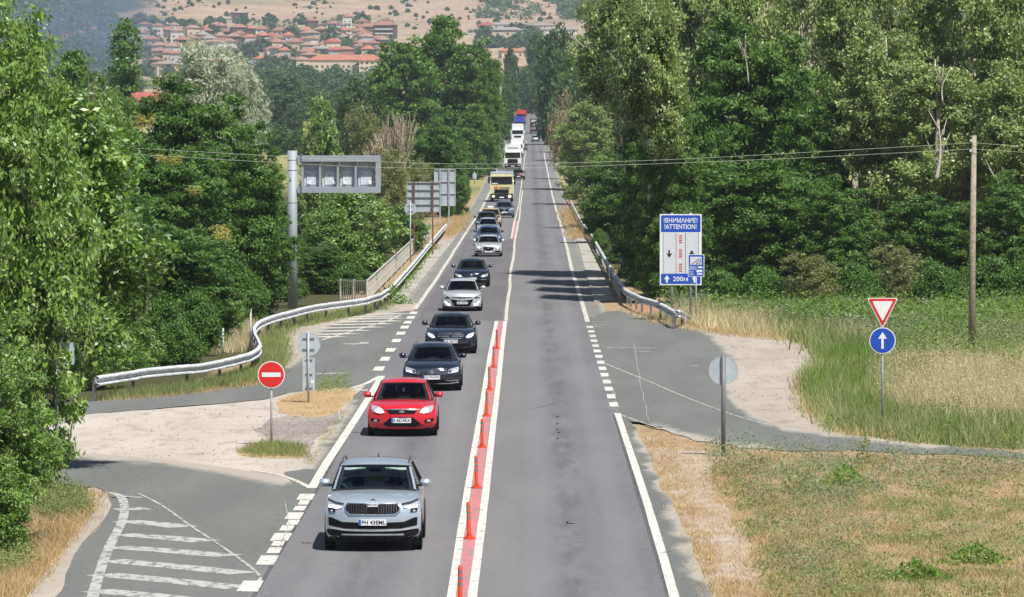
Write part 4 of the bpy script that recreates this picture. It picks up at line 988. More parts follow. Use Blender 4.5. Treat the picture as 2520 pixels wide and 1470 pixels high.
c.patch('daylight_lamp', DRL, [(.61, .868), (.70, .852), (.855, .862), (.86, .905), (.70, .895)], .032, .05, both=True)
c.patch('fog_light', GRILLE, [(.73, .775), (.745, .835), (.875, .84), (.86, .785)], .022, .05, both=True)
c.patch('fog_lamp', LAMPG, [(.78, .785), (.78, .815), (.83, .815), (.83, .785)], .030, .05, both=True)
c.plate('PH 43EML', 0, .583, .54, .118)
MB().disc((0, c.fy(0, 1.0)-.02, .985), .047, .03, 24).build('badge', LAMPD, c.t); MB().disc((0, c.fy(0, 1.0)-.024, .985), .03, .01, 20).build('badge_ring', CHROME, c.t)
for sg in (-1, 1): MB().box((sg*.40, c.yt-.10, c.zt-.075), (.42, .03, .045)).build('sun_visor', TRIM, c.t)  # visors with the bright reflections on them put into their pale colour
driver(c, 'driver in a pale shirt behind the windshield of the silver suv')
# 2 red hatchback
c = Car(L=4.34, W=.92, hf=.80, hb=.965, yb=1.05, zt=1.375, yt=1.92, zr=1.475, wb=.775, wt=.60, rear='hatch', paint=REDP, wr=.32, lower=.20, curv=.34)
c.build('hatchback', 'bright red hatchback with lit yellowish headlights', 991, 1072)
c.patch('lower_grille', GRILLE, mir([(0, .275), (.42, .275), (.515, .345), (.29, .53), (0, .535)]), .018)
c.patch('grille_frame', REDP, mir([(0, .245), (.46, .25), (.55, .335), (.53, .35), (.42, .272), (0, .272)]), .03)
bars(c, [(z, -x, x) for z, x in ((.31, .44), (.345, .5), (.38, .45), (.5, .3))], LAMPD, 'grille_slat', .010, .028)
c.patch('upper_grille', GRILLE, mir([(0, .63), (.33, .635), (.41, .725), (0, .725)]), .020)
c.patch('grille_chrome', CHROME, mir([(0, .725), (.41, .72), (.43, .745), (.2, .755), (0, .755)]), .032)
c.patch('headlight', LAMPG, [(.45, .64), (.50, .70), (.60, .80), (.83, .835), (.835, .75), (.78, .66), (.60, .625)], .018, .05, both=True)
c.patch('headlight_beam', LAMPON, [(.50, .655), (.53, .735), (.62, .77), (.71, .72), (.69, .66), (.60, .64)], .034, .05, both=True)
c.patch('fog_light', GRILLE, [(.60, .43), (.64, .395), (.80, .40), (.85, .45), (.83, .49), (.65, .475)], .020, .05, both=True)
c.patch('fog_lamp', LAMPG, [(.67, .41), (.67, .455), (.76, .455), (.76, .41)], .030, .05, both=True)
c.plate('E 6614KX', -.02, .445, .53, .13)
c.star(CHROME, 0, .68, .032); MB().disc((0, c.fy(0, .68)-.04, .68), .03, .02, 20, rx=.075).build('badge', CHROME, c.t)
MB().tube([(.0, c.yt-.14, c.zt-.13), (0, c.yt-.16, c.zt-.24)], [.02, .035], 8).build('hanging_ornament', SWHITE, c.t)
driver(c, 'driver in a dark shirt behind the windshield of the red hatchback', 1)
# 3 dark estate with rails
c = Car(L=4.77, W=.91, hf=.775, hb=.965, yb=1.15, zt=1.33, yt=2.0, zr=1.455, wb=.765, wt=.59, rear='estate', paint=NAVY2, rails=CHROME, mirror=NAVY, wr=.33, lower=.19, curv=.36)
c.paint = NAVY
c.build('estate_car', 'dark navy estate car with roof rails right behind the red hatchback', 1064, 961)
c.patch('grille', GRILLE, mir([(0, .535), (.47, .54), (.50, .70), (0, .705)]), .018)
bars(c, [(z, -.49, .49) for z in (.548, .585, .622, .659, .697)], CHROME, 'grille_slat', .012, .030)
c.patch('headlight', LAMPG, [(.50, .56), (.52, .66), (.56, .70), (.83, .765), (.85, .70), (.82, .60), (.62, .565)], .020, .05, both=True)
c.patch('headlight_shade', LAMPD, [(.53, .60), (.54, .66), (.62, .68), (.62, .60)], .030, .05, both=True); c.patch('daylight_lamp', DRL, [(.64, .60), (.64, .64), (.79, .66), (.80, .63)], .032, .05, both=True)
c.patch('lower_intake', GRILLE, mir([(0, .27), (.55, .28), (.60, .37), (0, .36)]), .018)
c.patch('chrome_lip', CHROME, mir([(0, .225), (.6, .235), (.84, .275), (.84, .295), (.6, .262), (0, .252)]), .032)
c.patch('fog_trim', CHROME, [(.42, .38), (.47, .335), (.60, .325), (.80, .335), (.80, .35), (.60, .342), (.49, .352)], .026, .05, both=True)
c.plate('CJ 79WTR', -.01, .44, .53, .12)
c.star(CHROME, 0, .62, .06)
driver(c, 'driver in a pale shirt behind the windshield of the navy estate car', 0)
# 4 black saloon with chrome grille
c = Car(L=4.92, W=.93, hf=.80, hb=.985, yb=1.30, zt=1.335, yt=2.1, zr=1.45, wb=.77, wt=.59, rear='sedan', paint=NAVY, wr=.34, lower=.20, curv=.38)
c.build('saloon_car', 'black saloon with a wide three-bar chrome grille and lit headlights', 1109.5, 870)
c.patch('grille', GRILLE, mir([(0, .56), (.42, .565), (.50, .66), (.48, .775), (0, .785)]), .018)
bars(c, [(z, -x, x) for z, x in ((.575, .40), (.64, .475), (.705, .50), (.775, .46))], CHROME, 'grille_bar', .026, .032)
c.star(CHROME, 0, .67, .095); c.star(GRILLE, 0, .67, .075, 'badge_inner', .045)
MB().box((0, c.fy(0, .67)-.06, .70), (.012, .01, .07)).build('star_arm', CHROME, c.t)
for sg in (-1, 1): MB().prism([(0, .675), (sg*.055, .64), (sg*.06, .632), (0, .663)], c.fy(0, .67)-.065, c.fy(0, .67)-.055).build('star_arm', CHROME, c.t)
c.patch('headlight', LAMPG, [(.55, .60), (.58, .66), (.66, .745), (.86, .80), (.87, .72), (.80, .62), (.66, .575)], .020, .05, both=True)
c.patch('daylight_lamp', DRL, [(.60, .62), (.64, .69), (.80, .745), (.80, .70), (.72, .63)], .032, .05, both=True)
c.patch('lower_intake', GRILLE, mir([(0, .27), (.7, .29), (.78, .42), (.5, .37), (0, .36)]), .018); c.patch('chrome_lip', CHROME, mir([(0, .235), (.6, .24), (.6, .258), (0, .255)]), .032)
c.plate('CB 71WTR', .0, .47, .52, .12)
driver(c, 'driver in a dark shirt behind the windshield of the black saloon with the chrome grille', 1)
# 5 silver hatch
c = Car(L=4.30, W=.89, hf=.80, hb=.96, yb=1.0, zt=1.345, yt=1.88, zr=1.465, wb=.745, wt=.58, rear='hatch', paint=SILVER2, wr=.31, lower=.19, curv=.36)
c.build('hatchback', 'silver hatchback with a six-sided grille and hooked fog lights', 1137.5, 766)
c.patch('lower_grille', GRILLE, mir([(0, .235), (.33, .24), (.50, .50), (.46, .56), (.3, .54), (0, .50)]), .018)
c.patch('grille_bar', SILVER2, mir([(0, .50), (.4, .545), (.53, .575), (.53, .60), (.3, .60), (0, .57)]), .026)
c.patch('upper_grille', GRILLE, mir([(0, .585), (.3, .615), (.50, .615), (.40, .655), (0, .655)]), .018)
c.patch('headlight', LAMPD, [(.53, .62), (.60, .66), (.84, .78), (.85, .70), (.80, .62), (.64, .595)], .020, .05, both=True)
c.patch('headlight_lens', LAMPG, [(.70, .65), (.72, .70), (.82, .74), (.82, .68), (.76, .64)], .030, .05, both=True)
c.patch('daylight_lamp', DRL, [(.55, .325), (.55, .29), (.70, .30), (.80, .45), (.77, .46), (.67, .335)], .030, .05, both=True)
c.patch('silver_lip', FROST, [(.35, .18), (.40, .235), (.85, .26), (.86, .20)], .030, .05, both=True)
c.plate('CB 5149KT', 0, .395, .52, .11)
c.star(CHROME, 0, .60, .045)
driver(c, 'driver in a dark shirt behind the windshield of the silver hatchback', 1)
# 6 black saloon with kidney grille
c = Car(L=4.90, W=.93, hf=.77, hb=.965, yb=1.30, zt=1.335, yt=2.1, zr=1.455, wb=.76, wt=.58, rear='sedan', paint=NAVY, wr=.34, lower=.20, curv=.38)
c.build('saloon_car', 'black saloon with a twin oval grille behind the silver hatchback', 1161, 706)
for sg in (-1, 1):
    c.patch('kidney_frame', CHROME, [(sg*x, z) for x, z in ((.015, .57), (.05, .515), (.34, .515), (.39, .57), (.37, .635), (.06, .645), (.02, .62))], .02)
    c.patch('kidney_grille', GRILLE, [(sg*x, z) for x, z in ((.035, .57), (.06, .532), (.33, .532), (.365, .57), (.35, .62), (.07, .628), (.035, .61))], .03)
c.patch('headlight', LAMPG, [(.46, .53), (.50, .59), (.58, .645), (.86, .71), (.87, .63), (.80, .56), (.60, .515)], .020, .05, both=True)
c.patch('headlight_beam', LAMPON, [(.56, .55), (.57, .60), (.66, .62), (.69, .57)], .034, .05, both=True)
c.patch('lower_intake', GRILLE, mir([(0, .24), (.75, .27), (.80, .42), (.55, .38), (0, .36)]), .018); c.patch('chrome_strip', FROST, [(.46, .39), (.50, .40), (.80, .405), (.80, .385), (.52, .375)], .03, .05, both=True)
c.star(SWHITE, 0, .665, .04); c.plate('', 0, .44, .52, .11)
driver(c, 'driver in a blue shirt behind the windshield of the black saloon with twin oval grille', 2)
# 7 silver saloon with tall single grille
c = Car(L=4.58, W=.89, hf=.76, hb=.95, yb=1.2, zt=1.31, yt=2.0, zr=1.425, wb=.73, wt=.56, rear='sedan', paint=SILVER2, wr=.32, lower=.19, curv=.36)
c.build('saloon_car', 'silver saloon with a tall dark trapezoid grille and lit headlights', 1202, 632)
c.patch('grille_frame', CHROME, mir([(0, .27), (.27, .28), (.36, .60), (.33, .665), (0, .67)]), .018); c.patch('grille', GRILLE, mir([(0, .29), (.25, .30), (.335, .60), (.31, .645), (0, .65)]), .028)
c.patch('headlight', LAMPG, [(.42, .52), (.44, .62), (.60, .70), (.82, .70), (.84, .60), (.74, .53)], .020, .05, both=True); c.patch('headlight_beam', LAMPON, [(.55, .57), (.56, .65), (.68, .66), (.70, .58)], .034, .05, both=True)
c.patch('side_intake', GRILLE, [(.42, .29), (.42, .38), (.62, .40), (.80, .42), (.82, .32), (.60, .28)], .018, .05, both=True)
c.plate('', 0, .36, .52, .11); c.star(CHROME, 0, .57, .05)
# generic fronts
def generic(c, grille=GRILLE, lit=LAMPG, hx=(.5, .84)):
    a, b = hx; z = c.hf
    c.patch('grille', grille, mir([(0, z-.22), (.35, z-.21), (.42, z-.08), (0, z-.06)]), .018)
    c.patch('headlight', lit, [(a, z-.2), (a+.03, z-.1), (b-.03, z-.02), (b, z-.10), (b-.06, z-.19)], .020, .06, both=True)
    c.patch('lower_intake', GRILLE, mir([(0, .27), (.6, .29), (.66, .40), (0, .42)]), .018); c.plate('', 0, .47, .52, .11); c.star(CHROME, 0, z-.13, .05)
c = Car(L=4.6, W=.90, hf=.76, hb=.94, zt=1.32, zr=1.44, wb=.75, wt=.57, rear='sedan', paint=BLUEP, mirror=NAVY); c.build('saloon_car', 'mid blue saloon mostly hidden behind the silver saloon with lit lights', 1203, 606); generic(c, lit=LAMPG)
c = Car(L=4.3, W=.88, hf=.80, hb=.97, zt=1.37, zr=1.48, wb=.745, wt=.59, rear='hatch', paint=SILVER, mirror=NAVY); c.build('hatchback', 'pale silver hatchback squeezed behind the blue saloon', 1201, 583); generic(c)
c = Car(L=4.4, W=.91, hf=.86, hb=1.06, zt=1.48, zr=1.60, wb=.80, wt=.64, rear='estate', paint=DARKP); c.build('suv', 'dark car with big windshield in front of the yellow taxi', 1198, 569); generic(c)
c = Car(L=4.6, W=.92, hf=.86, hb=1.06, zt=1.50, zr=1.62, wb=.82, wt=.68, rear='estate', paint=YEL, mirror=YEL); t = c.build('taxi', 'yellow taxi with a pale roof sign half hidden in the queue', 1207, 559); generic(c)
MB().box((0, c.yt+.45, c.zr+.075), (.55, .18, .15), taper=.85).build('roof_sign', SWHITE, t, bevel=.02)
c = Car(L=4.45, W=.92, hf=.86, hb=1.03, zt=1.46, zr=1.59, wb=.80, wt=.64, rear='hatch', paint=GREYB, wr=.36, lower=.22); c.build('suv', 'blue grey crossover in front of the yellow truck', 1241, 536)
c.patch('grille', GRILLE, mir([(0, .50), (.30, .50), (.48, .86), (.40, .87), (0, .80)]), .018); c.patch('headlight', LAMPG, [(.52, .80), (.60, .86), (.88, .93), (.89, .86), (.80, .80), (.6, .76)], .02, .06, both=True)
c.patch('lower_intake', GRILLE, mir([(0, .28), (.7, .30), (.8, .42), (.3, .40), (0, .42)]), .018); c.plate('', 0, .52, .52, .11); c.star(CHROME, 0, .74, .07)
c = Car(L=4.5, W=.90, paint=DARKP); t = c.build('hatchback', 'dark car with orange bonnet patch squeezed beside the yellow truck', 1275.5, 443); generic(c)
c.patch('orange_bonnet', carpaint('orange', (.75, .18, .04)), [(-.25, c.hf+.03), (-.2, c.hb-.03), (.72, c.hb-.04), (.80, c.hf+.02)], .012, .1); 

# motorcycle filtering beside the tanker
g = G(1263, 463); t = thing('motorcycle', 'black motorcycle with one bright headlamp beside the yellow truck', 'motorcycle', g, 0)
for y in (.0, 1.45): MB().tube([(0, y+.3*math.cos(a*.5236), .3+.3*math.sin(a*.5236)) for a in range(13)], .055, 8, cap=False).build('wheel', TYRE, t, smooth=True)
MB().box((0, .75, .62), (.34, 1.0, .4), taper=.7).build('engine_body', DARKP, t, bevel=.04); MB().box((0, .15, .85), (.5, .3, .5), taper=.7).build('fairing', DARKP, t, bevel=.05)
MB().disc((0, -.03, .88), .13, .04, 16).build('headlamp', DRL, t); MB().tube([(-.4, .3, 1.05), (0, .25, 1.1), (.4, .3, 1.05)], .025, 8).build('handlebar', BLACK, t); MB().box((0, 1.0, .82), (.3, .8, .12)).build('seat', SEATM, t)
for sg in (-1, 1): MB().tube([(sg*.08, .0, .3), (sg*.1, .28, 1.0)], .03, 8).build('fork', GALV, t)
o = link('person', PEOPLE[0].copy(), None, (g.x, g.y+.75, g.z+.80)); o.data.materials[0] = SHIRTS[1]; tag(o, 'rider in dark clothes and dark helmet on the motorcycle by the yellow truck', 'person')
MB().grid([[(math.cos(a)*.13*math.cos(e), .08+math.sin(a)*.14*math.cos(e), .68+.14*math.sin(e)) for a in [2*math.pi*i/14 for i in range(15)]] for e in (-.9, -.4, 0, .5, 1.0, 1.55)]).build('helmet', DARKP, o, smooth=True)
for sg in (-1, 1): MB().tube([(sg*.1, .1, .02), (sg*.22, -.35, -.05), (sg*.2, -.1, -.5)], [.09, .07, .05], 8).build('leg', SHIRTS[1], o, smooth=True)

def truck(label, x, yb, W, H, L, cabcol, boxcol, wz=(1.55, 2.3), Y=None, name='truck', dark_low=True, visor=None, boxH=None, tank=False, rowlamps=False, spoiler=True):
    g = G(x, yb) if Y is None else P(x, 0, Y)
    if Y: g.z = rz_(Y)
    t = thing(name, label, 'truck', (g.x, g.y-1.3, rz_(g.y)+.006), 0, 'vehicles queueing on the left lane'); w2 = W/2; z0, z1 = wz; top = z1+.25
    MB().prism([(-w2, .55), (w2, .55), (w2, z0), (w2-.05, top-.1), (w2-.15, top), (-w2+.15, top), (-w2+.05, top-.1), (-w2, z0)], .0, 2.1).build('cab', cabcol, t, bevel=.06)
    MB().prism([(-w2+.08, z0), (w2-.08, z0), (w2-.13, z1), (-w2+.13, z1)], -.03, .02).build('windshield', DGLASS, t)
    for sx in (-.55, .35): MB().tube([(sx, -.05, z0+.02), (sx+.5, -.05, z0+.2)], .015, 5).build('wiper', BLACK, t)
    MB().box((0, -.14, z1+.10), (W-.1, .24, .16)).build('visor', visor or cabcol, t, bevel=.03)
    if spoiler and H > top+.15: MB().prism([(-w2+.1, top+.01), (w2-.1, top+.01), (w2-.18, H), (-w2+.18, H)], .35, 1.9).build('roof_fairing', cabcol, t, bevel=.08)
    bl = BLACK if dark_low else cabcol
    MB().box((0, -.05, .60), (W, .3, .62)).build('bumper', bl, t, bevel=.05)
    for sg in (-1, 1):
        MB().box((sg*(w2-.3), -.205, .62), (.38, .03, .17)).build('headlight', LAMPG, t); 
        MB().box((sg*(w2+.17), .1, z0+.45), (.2, .14, .75)).build('mirror', cabcol if not dark_low else BLACK, t, bevel=.04)
        MB().tube([(sg*w2, .15, z1), (sg*(w2+.15), .12, z1-.05)], .025, 6).build('mirror_arm', BLACK, t)
        MB().prism([(sg*(w2+.004), .3), (sg*(w2+.02), .3), (sg*(w2+.02), 1.3), (sg*(w2+.004), 1.3)], .5, 1.9).build('step_panel', cabcol, t)
        for yy in (1.2, 4.6, 5.9) if L > 6 else (1.2, 4.2):
            MB().disc((sg*(w2-.33), yy, .5), .5, .31*sg, 24, axis='x').build('wheel', TYRE, t)
    MB().box((0, -.07, 1.17), (W*.62, .14, .38)).build('grille', GRILLE, t, bevel=.02)
    MB().box((0, -.22, .5), (.52, .02, .12)).build('number_plate', PLATE, t)
    bh = boxH or H
    if tank: MB().prism([(math.cos(a)*w2, 1.0+(H-1.0)*.5+math.sin(a)*(H-1.0)*.5) for a in [2*math.pi*i/24 for i in range(24)]], 2.4, L).build('tank', boxcol, t, smooth=False)
    elif boxcol: MB().box((0, (2.4+L)/2, (1.0+bh)/2), (W+.04, L-2.4, bh-1.0)).build('cargo_box', boxcol, t, bevel=.04)
    MB().box((0, L/2+.8, .85), (.9, L-1.4, .28)).build('chassis', BLACK, t)
    return t
TRW = carpaint('truck_white', (.78, .79, .80)); TY = carpaint('truck_yellow', (.64, .62, .34)); TBL = carpaint('truck_blue', (.03, .07, .42)); TRD = carpaint('truck_red', (.6, .03, .04))
t = truck('pale yellow tanker truck with black bumper and a row of roof lamps', 1235, 497, 2.5, 3.3, 9, TY, mat('tank_steel', (.55, .6, .64), .35, .5), (1.95, 2.75), tank=True, spoiler=False)
MB().box((0, .3, 3.12), (2.55, .4, .42)).build('lamp_rack', mat('rack_blue_grey', (.40, .47, .52), .5), t, bevel=.05)
for i in range(7): MB().disc((-.96+i*.32, .07, 3.16), .10, .03, 16).build('roof_lamp', LAMPG, t)
MB().box((-.62, -.045, 1.60), (.42, .03, .30)).build('hazard_plate', mat('hazard_orange', (.75, .16, .04), .6), t)
for z in (1.62, 1.50): MB().box((.3, -.04, z), (1.2, .02, .03)).build('cab_groove', BLACK, t)
MB().box((-.75, -.045, 2.03), (.7, .02, .10)).build('name_board', SWHITE, t)
MB().disc((.86, -.225, .62), .15, .02, 16).build('headlamp_lit', LAMPON, t); MB().disc((-.9, -.225, .62), .11, .02, 16).build('headlamp_lit', LAMPON, t)
t = truck('white truck with tall roof fairing and black grille behind the yellow tanker', 1262, 417, 2.5, 3.75, 14, TRW, TRW, (1.75, 2.55), boxH=3.7)
MB().box((0, .33, 3.3), (1.6, .03, .2)).build('fairing_mark', mat('mark_violet', (.32, .28, .42), .6), t); MB().box((0, -.10, 1.45), (1.5, .1, .3)).build('upper_grille', GRILLE, t)
t = truck('white van-like truck between two taller trucks', 1272, 383, 2.2, 2.9, 6, TRW, TRW, (1.35, 1.95), dark_low=False)
c = Car(L=4.5, W=.90, paint=DARKP); c.build('hatchback', 'dark car peeping out right of the white trucks', 1286, 371); generic(c)
c = Car(L=4.5, W=.90, paint=DARKP); c.build('hatchback', 'dark car with pale bonnet directly before the second tall white truck', 1276, 361); generic(c)
t = truck('second tall white truck farther up the queue', 1274, 350, 2.5, 3.9, 14, TRW, TRW, (1.75, 2.5), boxH=3.9, dark_low=False)
t = truck('truck with a bright blue top far up the queue', 1278, 326, 2.5, 3.9, 14, TBL, TBL, (1.75, 2.5), boxH=3.9)
t = truck('red truck farthest up the queue at the edge of the shade', 1283, 303, 2.5, 3.6, 12, TRD, TRD, (1.75, 2.5), boxH=3.6)
# right lane, driving away
c = Car(L=4.6, W=.90, paint=SILVER, rear='sedan'); t = c.build('saloon_car', 'silver car driving away in the right lane behind the dark truck', 1318, 350, group='vehicles driving away', away=True)
for sg in (-1, 1): MB().box((sg*.66, c.L-.02, .78), (.30, .2, .12)).build('tail_light', RED, t)
MB().box((0, c.L+.01, .62), (.5, .02, .11)).build('number_plate', PLATE, t); MB().box((0, c.L-.03, .35), (1.5, .15, .2)).build('rear_bumper', BLACK, t, bevel=.03)
g = G(1317.5, 329); t = thing('truck_trailer', 'dark box truck driving away in the right lane', 'truck', (g.x, g.y, rz_(g.y)), 0, 'vehicles driving away')
MB().box((0, 5, 2.2), (2.55, 10, 2.9)).build('cargo_box', mat('trailer_dark', (.035, .04, .05), .5), t, bevel=.04); MB().box((0, 5, 3.72), (2.5, 9.6, .08)).build('roof', mat('trailer_roof', (.5, .47, .4), .7), t)
MB().prism([(-1.1, 2.7), (-.4, 2.9), (.2, 2.7), (.3, 3.3), (-.9, 3.4)], -.02, 0).build('door_print', mat('print_pale', (.45, .47, .42), .6), t); MB().prism([(-.7, 1.9), (.1, 2.0), (.6, 2.6), (-.1, 2.5)], -.02, 0).build('door_print', MATS['print_pale'], t)
MB().prism([(-1.1, 1.0), (.1, 1.0), (.1, 1.55), (-1.1, 1.5)], -.022, 0).build('door_print', mat('print_rust', (.30, .16, .12), .7), t); MB().box((0, .2, .65), (2.4, .2, .3)).build('bumper', BLACK, t)
for sg in (-1, 1):
    for yy in (1.5, 2.8): MB().disc((sg*.95, yy, .5), .5, .3*sg, 20, axis='x').build('wheel', TYRE, t)
MB().box((0, 11.6, 1.9), (2.4, 2.2, 2.8)).build('cab', DARKP, t, bevel=.1)
# ------------------------------------------------------------------ foliage
L_POP = leafmat('leaf_poplar', (.125, .20, .050), (.25, .335, .095), (.50, .56, .26), .28, .2)
L_LOC = leafmat('leaf_locust', (.050, .118, .025), (.092, .185, .034), (.18, .29, .06), .26, .12)
L_WAL = leafmat('leaf_walnut', (.075, .15, .024), (.165, .29, .042), (.44, .54, .20), .24, .3)
L_DEN = leafmat('leaf_dense', (.060, .14, .028), (.12, .225, .042), (.22, .34, .07), .30, .12)
L_WIL = leafmat('leaf_willow', (.32, .36, .25), (.46, .50, .37), (.60, .63, .50), .3, .15)
L_MID = leafmat('leaf_mid', (.050, .105, .036), (.085, .155, .048), (.13, .21, .065), .3, .1)
L_OLV = leafmat('leaf_olive', (.15, .18, .06), (.24, .26, .10), (.36, .37, .17), .34, .15)
L_YEL = leafmat('leaf_yellow', (.30, .30, .05), (.48, .42, .08), (.60, .52, .14), .35, .3)
G_RUSSET = leafmat('grass_russet', (.26, .13, .06), (.36, .19, .09), (.46, .28, .15), .25, .05)
L_TAN = leafmat('leaf_dry', (.24, .19, .12), (.33, .27, .17), (.40, .34, .22), .2, .1)
G_STRAW = leafmat('grass_straw', (.50, .42, .25), (.64, .55, .35), (.76, .68, .48), .38, .05)
G_DRY = leafmat('grass_dry', (.40, .28, .15), (.54, .40, .22), (.64, .50, .30), .3, .05)
G_GREEN = leafmat('grass_green', (.15, .21, .07), (.26, .31, .12), (.42, .43, .20), .38, .1)
G_LUSH = leafmat('grass_lush', (.09, .19, .03), (.16, .28, .045), (.28, .38, .08), .38, .1)
G_GREY = leafmat('weed_grey', (.15, .21, .12), (.24, .28, .17), (.34, .35, .24), .3, .1)
def unit(n):
    v = NR.normal(size=(n, 3)); return v/np.linalg.norm(v, axis=1)[:, None]
def leafquads(Cn, size, aspect, up=.4, hang=0.0, spread=.5, outdir=None):
    n = len(Cn); nrm = unit(n); nrm[:, 2] += up
    if outdir is not None: nrm += outdir*.6
    nrm /= np.linalg.norm(nrm, axis=1)[:, None]
    a = np.cross(nrm, unit(n)); a[:, 2] -= hang; a -= nrm*(a*nrm).sum(1)[:, None]; a /= np.linalg.norm(a, axis=1)[:, None]+1e-9
    b = np.cross(nrm, a); s = size*(1+NR.uniform(-spread, spread, n))[:, None]; w_ = s*aspect
    V = np.stack([Cn-a*s*.5, Cn+b*w_*.5+a*s*.05, Cn+a*s*.5, Cn-b*w_*.5+a*s*.05], 1); return V
def cloud(blobs, ncl, nlf, crad, flat=.7, shell=.55, jit=.12):
    """leaf centres gathered in clumps on lumpy ellipsoids"""
    wts = np.array([b[3]*b[4]+b[4]*b[5]+b[3]*b[5] for b in blobs]); wts = wts/wts.sum()
    k = NR.choice(len(blobs), ncl, p=wts); B = np.array(blobs)[k]
    u = unit(ncl); r = shell+(1-shell)*NR.random(ncl)**.6
    lump = np.array([noise.noise(Vector(q)*2.3+Vector((i_ % 7, 0, 0))) for q, i_ in zip(u, k)])
    r = r*(1+.28*lump)+NR.normal(size=ncl)*jit*.5
    cc = B[:, :3]+u*B[:, 3:6]*r[:, None]
    ci = NR.integers(0, ncl, ncl*nlf); cs = crad*(.6+.8*NR.random(ncl))
    d = NR.normal(size=(ncl*nlf, 3))*.55; d[:, 2] *= flat
    return cc, cc[ci]+d*cs[ci][:, None], u[ci], ci
def limbs(cc, H, trunk, r0, lean=0, nl=26, mb=None, n=7, zlow=.18):
    mb = mb or MB(); pts = [(0, 0, -.3)]+[(lean*t+.12*H*.1*math.sin(t*5+H), .1*math.sin(3*t+H), H*trunk*t) for t in (.15, .35, .55, .75, .9, 1)]
    mb.tube(pts, [r0*1.25, r0, r0*.86, r0*.7, r0*.5, r0*.3, r0*.12], n)
    idx = NR.choice(len(cc), min(nl, len(cc)), replace=False)
    for i in idx:
        e = Vector(cc[i]); t = min(.95, max(zlow, (e.z/(H*trunk))*.55)); j = t*6; a = Vector(pts[min(6, 1+int(j))]); b = a
        m = a.lerp(e, .5)+Vector((0, 0, -.06*(e-a).length)); L_ = (e-a).length
        mb.tube([b, m, e], [max(.02, r0*.34*(1-t*.5)), r0*.2*(1-t*.5), .015], 5, cap=False)
    return mb
PROTO = {}
def proto(key, H, Wd, blobs, ncl, nlf, crad, lsize, aspect, lm, bark, r0, trunk=.85, up=.4, hang=0, shell=.55, nl=26, lean=0, twigs=0, zlow=.18, flat=.7):
    cc, L_, od, ci = cloud(blobs, ncl, nlf, crad, flat, shell)
    keep = L_[:, 2] > .15; L_, od, ci = L_[keep], od[keep], ci[keep]
    V = leafquads(L_, lsize, aspect, up, hang, outdir=od)
    cv = NR.random(ncl)*.55; var = np.clip(cv[ci]+NR.random(len(L_))*.5, 0, 1)
    cm = fastmesh(key+'_crown', V.reshape(-1, 3), 4, lm, var)
    tm = limbs(cc, H, trunk, r0, lean, nl, zlow=zlow)
    if twigs:
        for i in NR.choice(len(cc), twigs, replace=False):
            e = Vector(cc[i]); d = Vector((RN.uniform(-.4, .4), RN.uniform(-.4, .4), 1)).normalized()*RN.uniform(.5, 1.3); tm.tube([e-d*.7, e, e+d], [.035, .025, .008], 4, cap=False)
    PROTO[key] = (cm, tm.mesh(key+'_trunk', bark, True), H, Wd)
def lumpy(H, W_, n, z0=.12, seed=0, top=1.0, narrow=.35):
    r = random.Random(seed); o = [(0, 0, H*.58, W_*.30, W_*.30, H*.34)]
    for i in range(n):
        t = r.uniform(z0, .90); a = r.uniform(0, 6.28); prof = math.sqrt(max(.08, 1-((t-.48)/.52)**2))*(1-narrow*max(0, t-.5))
        d = W_*.36*prof*r.uniform(.5, 1); s = W_*r.uniform(.12, .21)*(.55+.5*prof)
        o.append((math.cos(a)*d, math.sin(a)*d, H*t, s, s, s*r.uniform(.9, 1.5)))
    return o
for i in range(3):
    proto('poplar%d' % i, 20, 9, lumpy(20, 9, 42, .06, 3+i), 620, 112, .50, .215, .72, L_POP, BARKL, .27, .93, .25, shell=.35, nl=60, twigs=70)
for i in range(2):
    proto('locust%d' % i, 12, 8, lumpy(12, 8, 40, .06, 13+i, narrow=.05), 640, 105, .46, .27, .34, L_LOC, BARK, .22, .8, .5, .55, shell=.45, nl=40, twigs=16, flat=.5)
proto('walnut', 11, 8, lumpy(11, 8, 42, .02, 23), 820, 120, .34, .18, .46, L_WAL, BARK, .2, .85, .35, .5, shell=.45, nl=90, twigs=40)
proto('reach', 8.6, 4, [(2.2+.5*math.sin(i*2.1)+.35*math.sin(i*5.3), .9*math.sin(i*3.7), 2.9+i*.245, .75, .8, .6) for i in range(24)]+[(3.2, .2, 4.6, .7, .7, .5), (3.5, -.2, 5.2, .6, .6, .4), (1.2, .3, 3.2, 1.0, .8, .8), (.6, 0, 6, 1.4, 1.2, 1.8), (2.7, 0, 3.1, .6, .6, .35)], 360, 110, .34, .16, .46, L_WAL, BARK, .14, .9, .35, .5, shell=.35, nl=70, twigs=20, zlow=.3)
for i in range(2): proto('dense%d' % i, 22, 12, lumpy(22, 12, 54, .03, 31+i, narrow=.2), 620, 74, .68, .46, .62, L_DEN, BARK, .4, .8, .5, .1, shell=.55, nl=30)
proto('highpop', 20, 8, lumpy(20, 8, 30, .50, 77)[1:], 520, 110, .5, .215, .72, L_POP, BARKL, .26, .93, .25, shell=.3, nl=50, twigs=40, zlow=.5)
proto('sparse', 22, 9, [(-1.6, 0, 15, 1.7, 1.5, 3.6), (1.3, 0, 18.5, 1.5, 1.3, 3.0), (2.4, 0, 13, 1.6, 1.4, 3.8), (-1.9, 0, 9.5, 1.7, 1.5, 2.5), (1.6, 0, 8, 2.0, 1.6, 3), (0, 0, 5, 2.5, 2, 3)], 210, 44, .7, .42, .6, L_DEN, BARKD, .85, .88, .5, .1, shell=.5, nl=34)
proto('willow', 16, 12, lumpy(16, 12, 30, .05, 41), 520, 60, .8, .55, .28, L_WIL, BARK, .4, .8, .3, .3, shell=.5, nl=30)
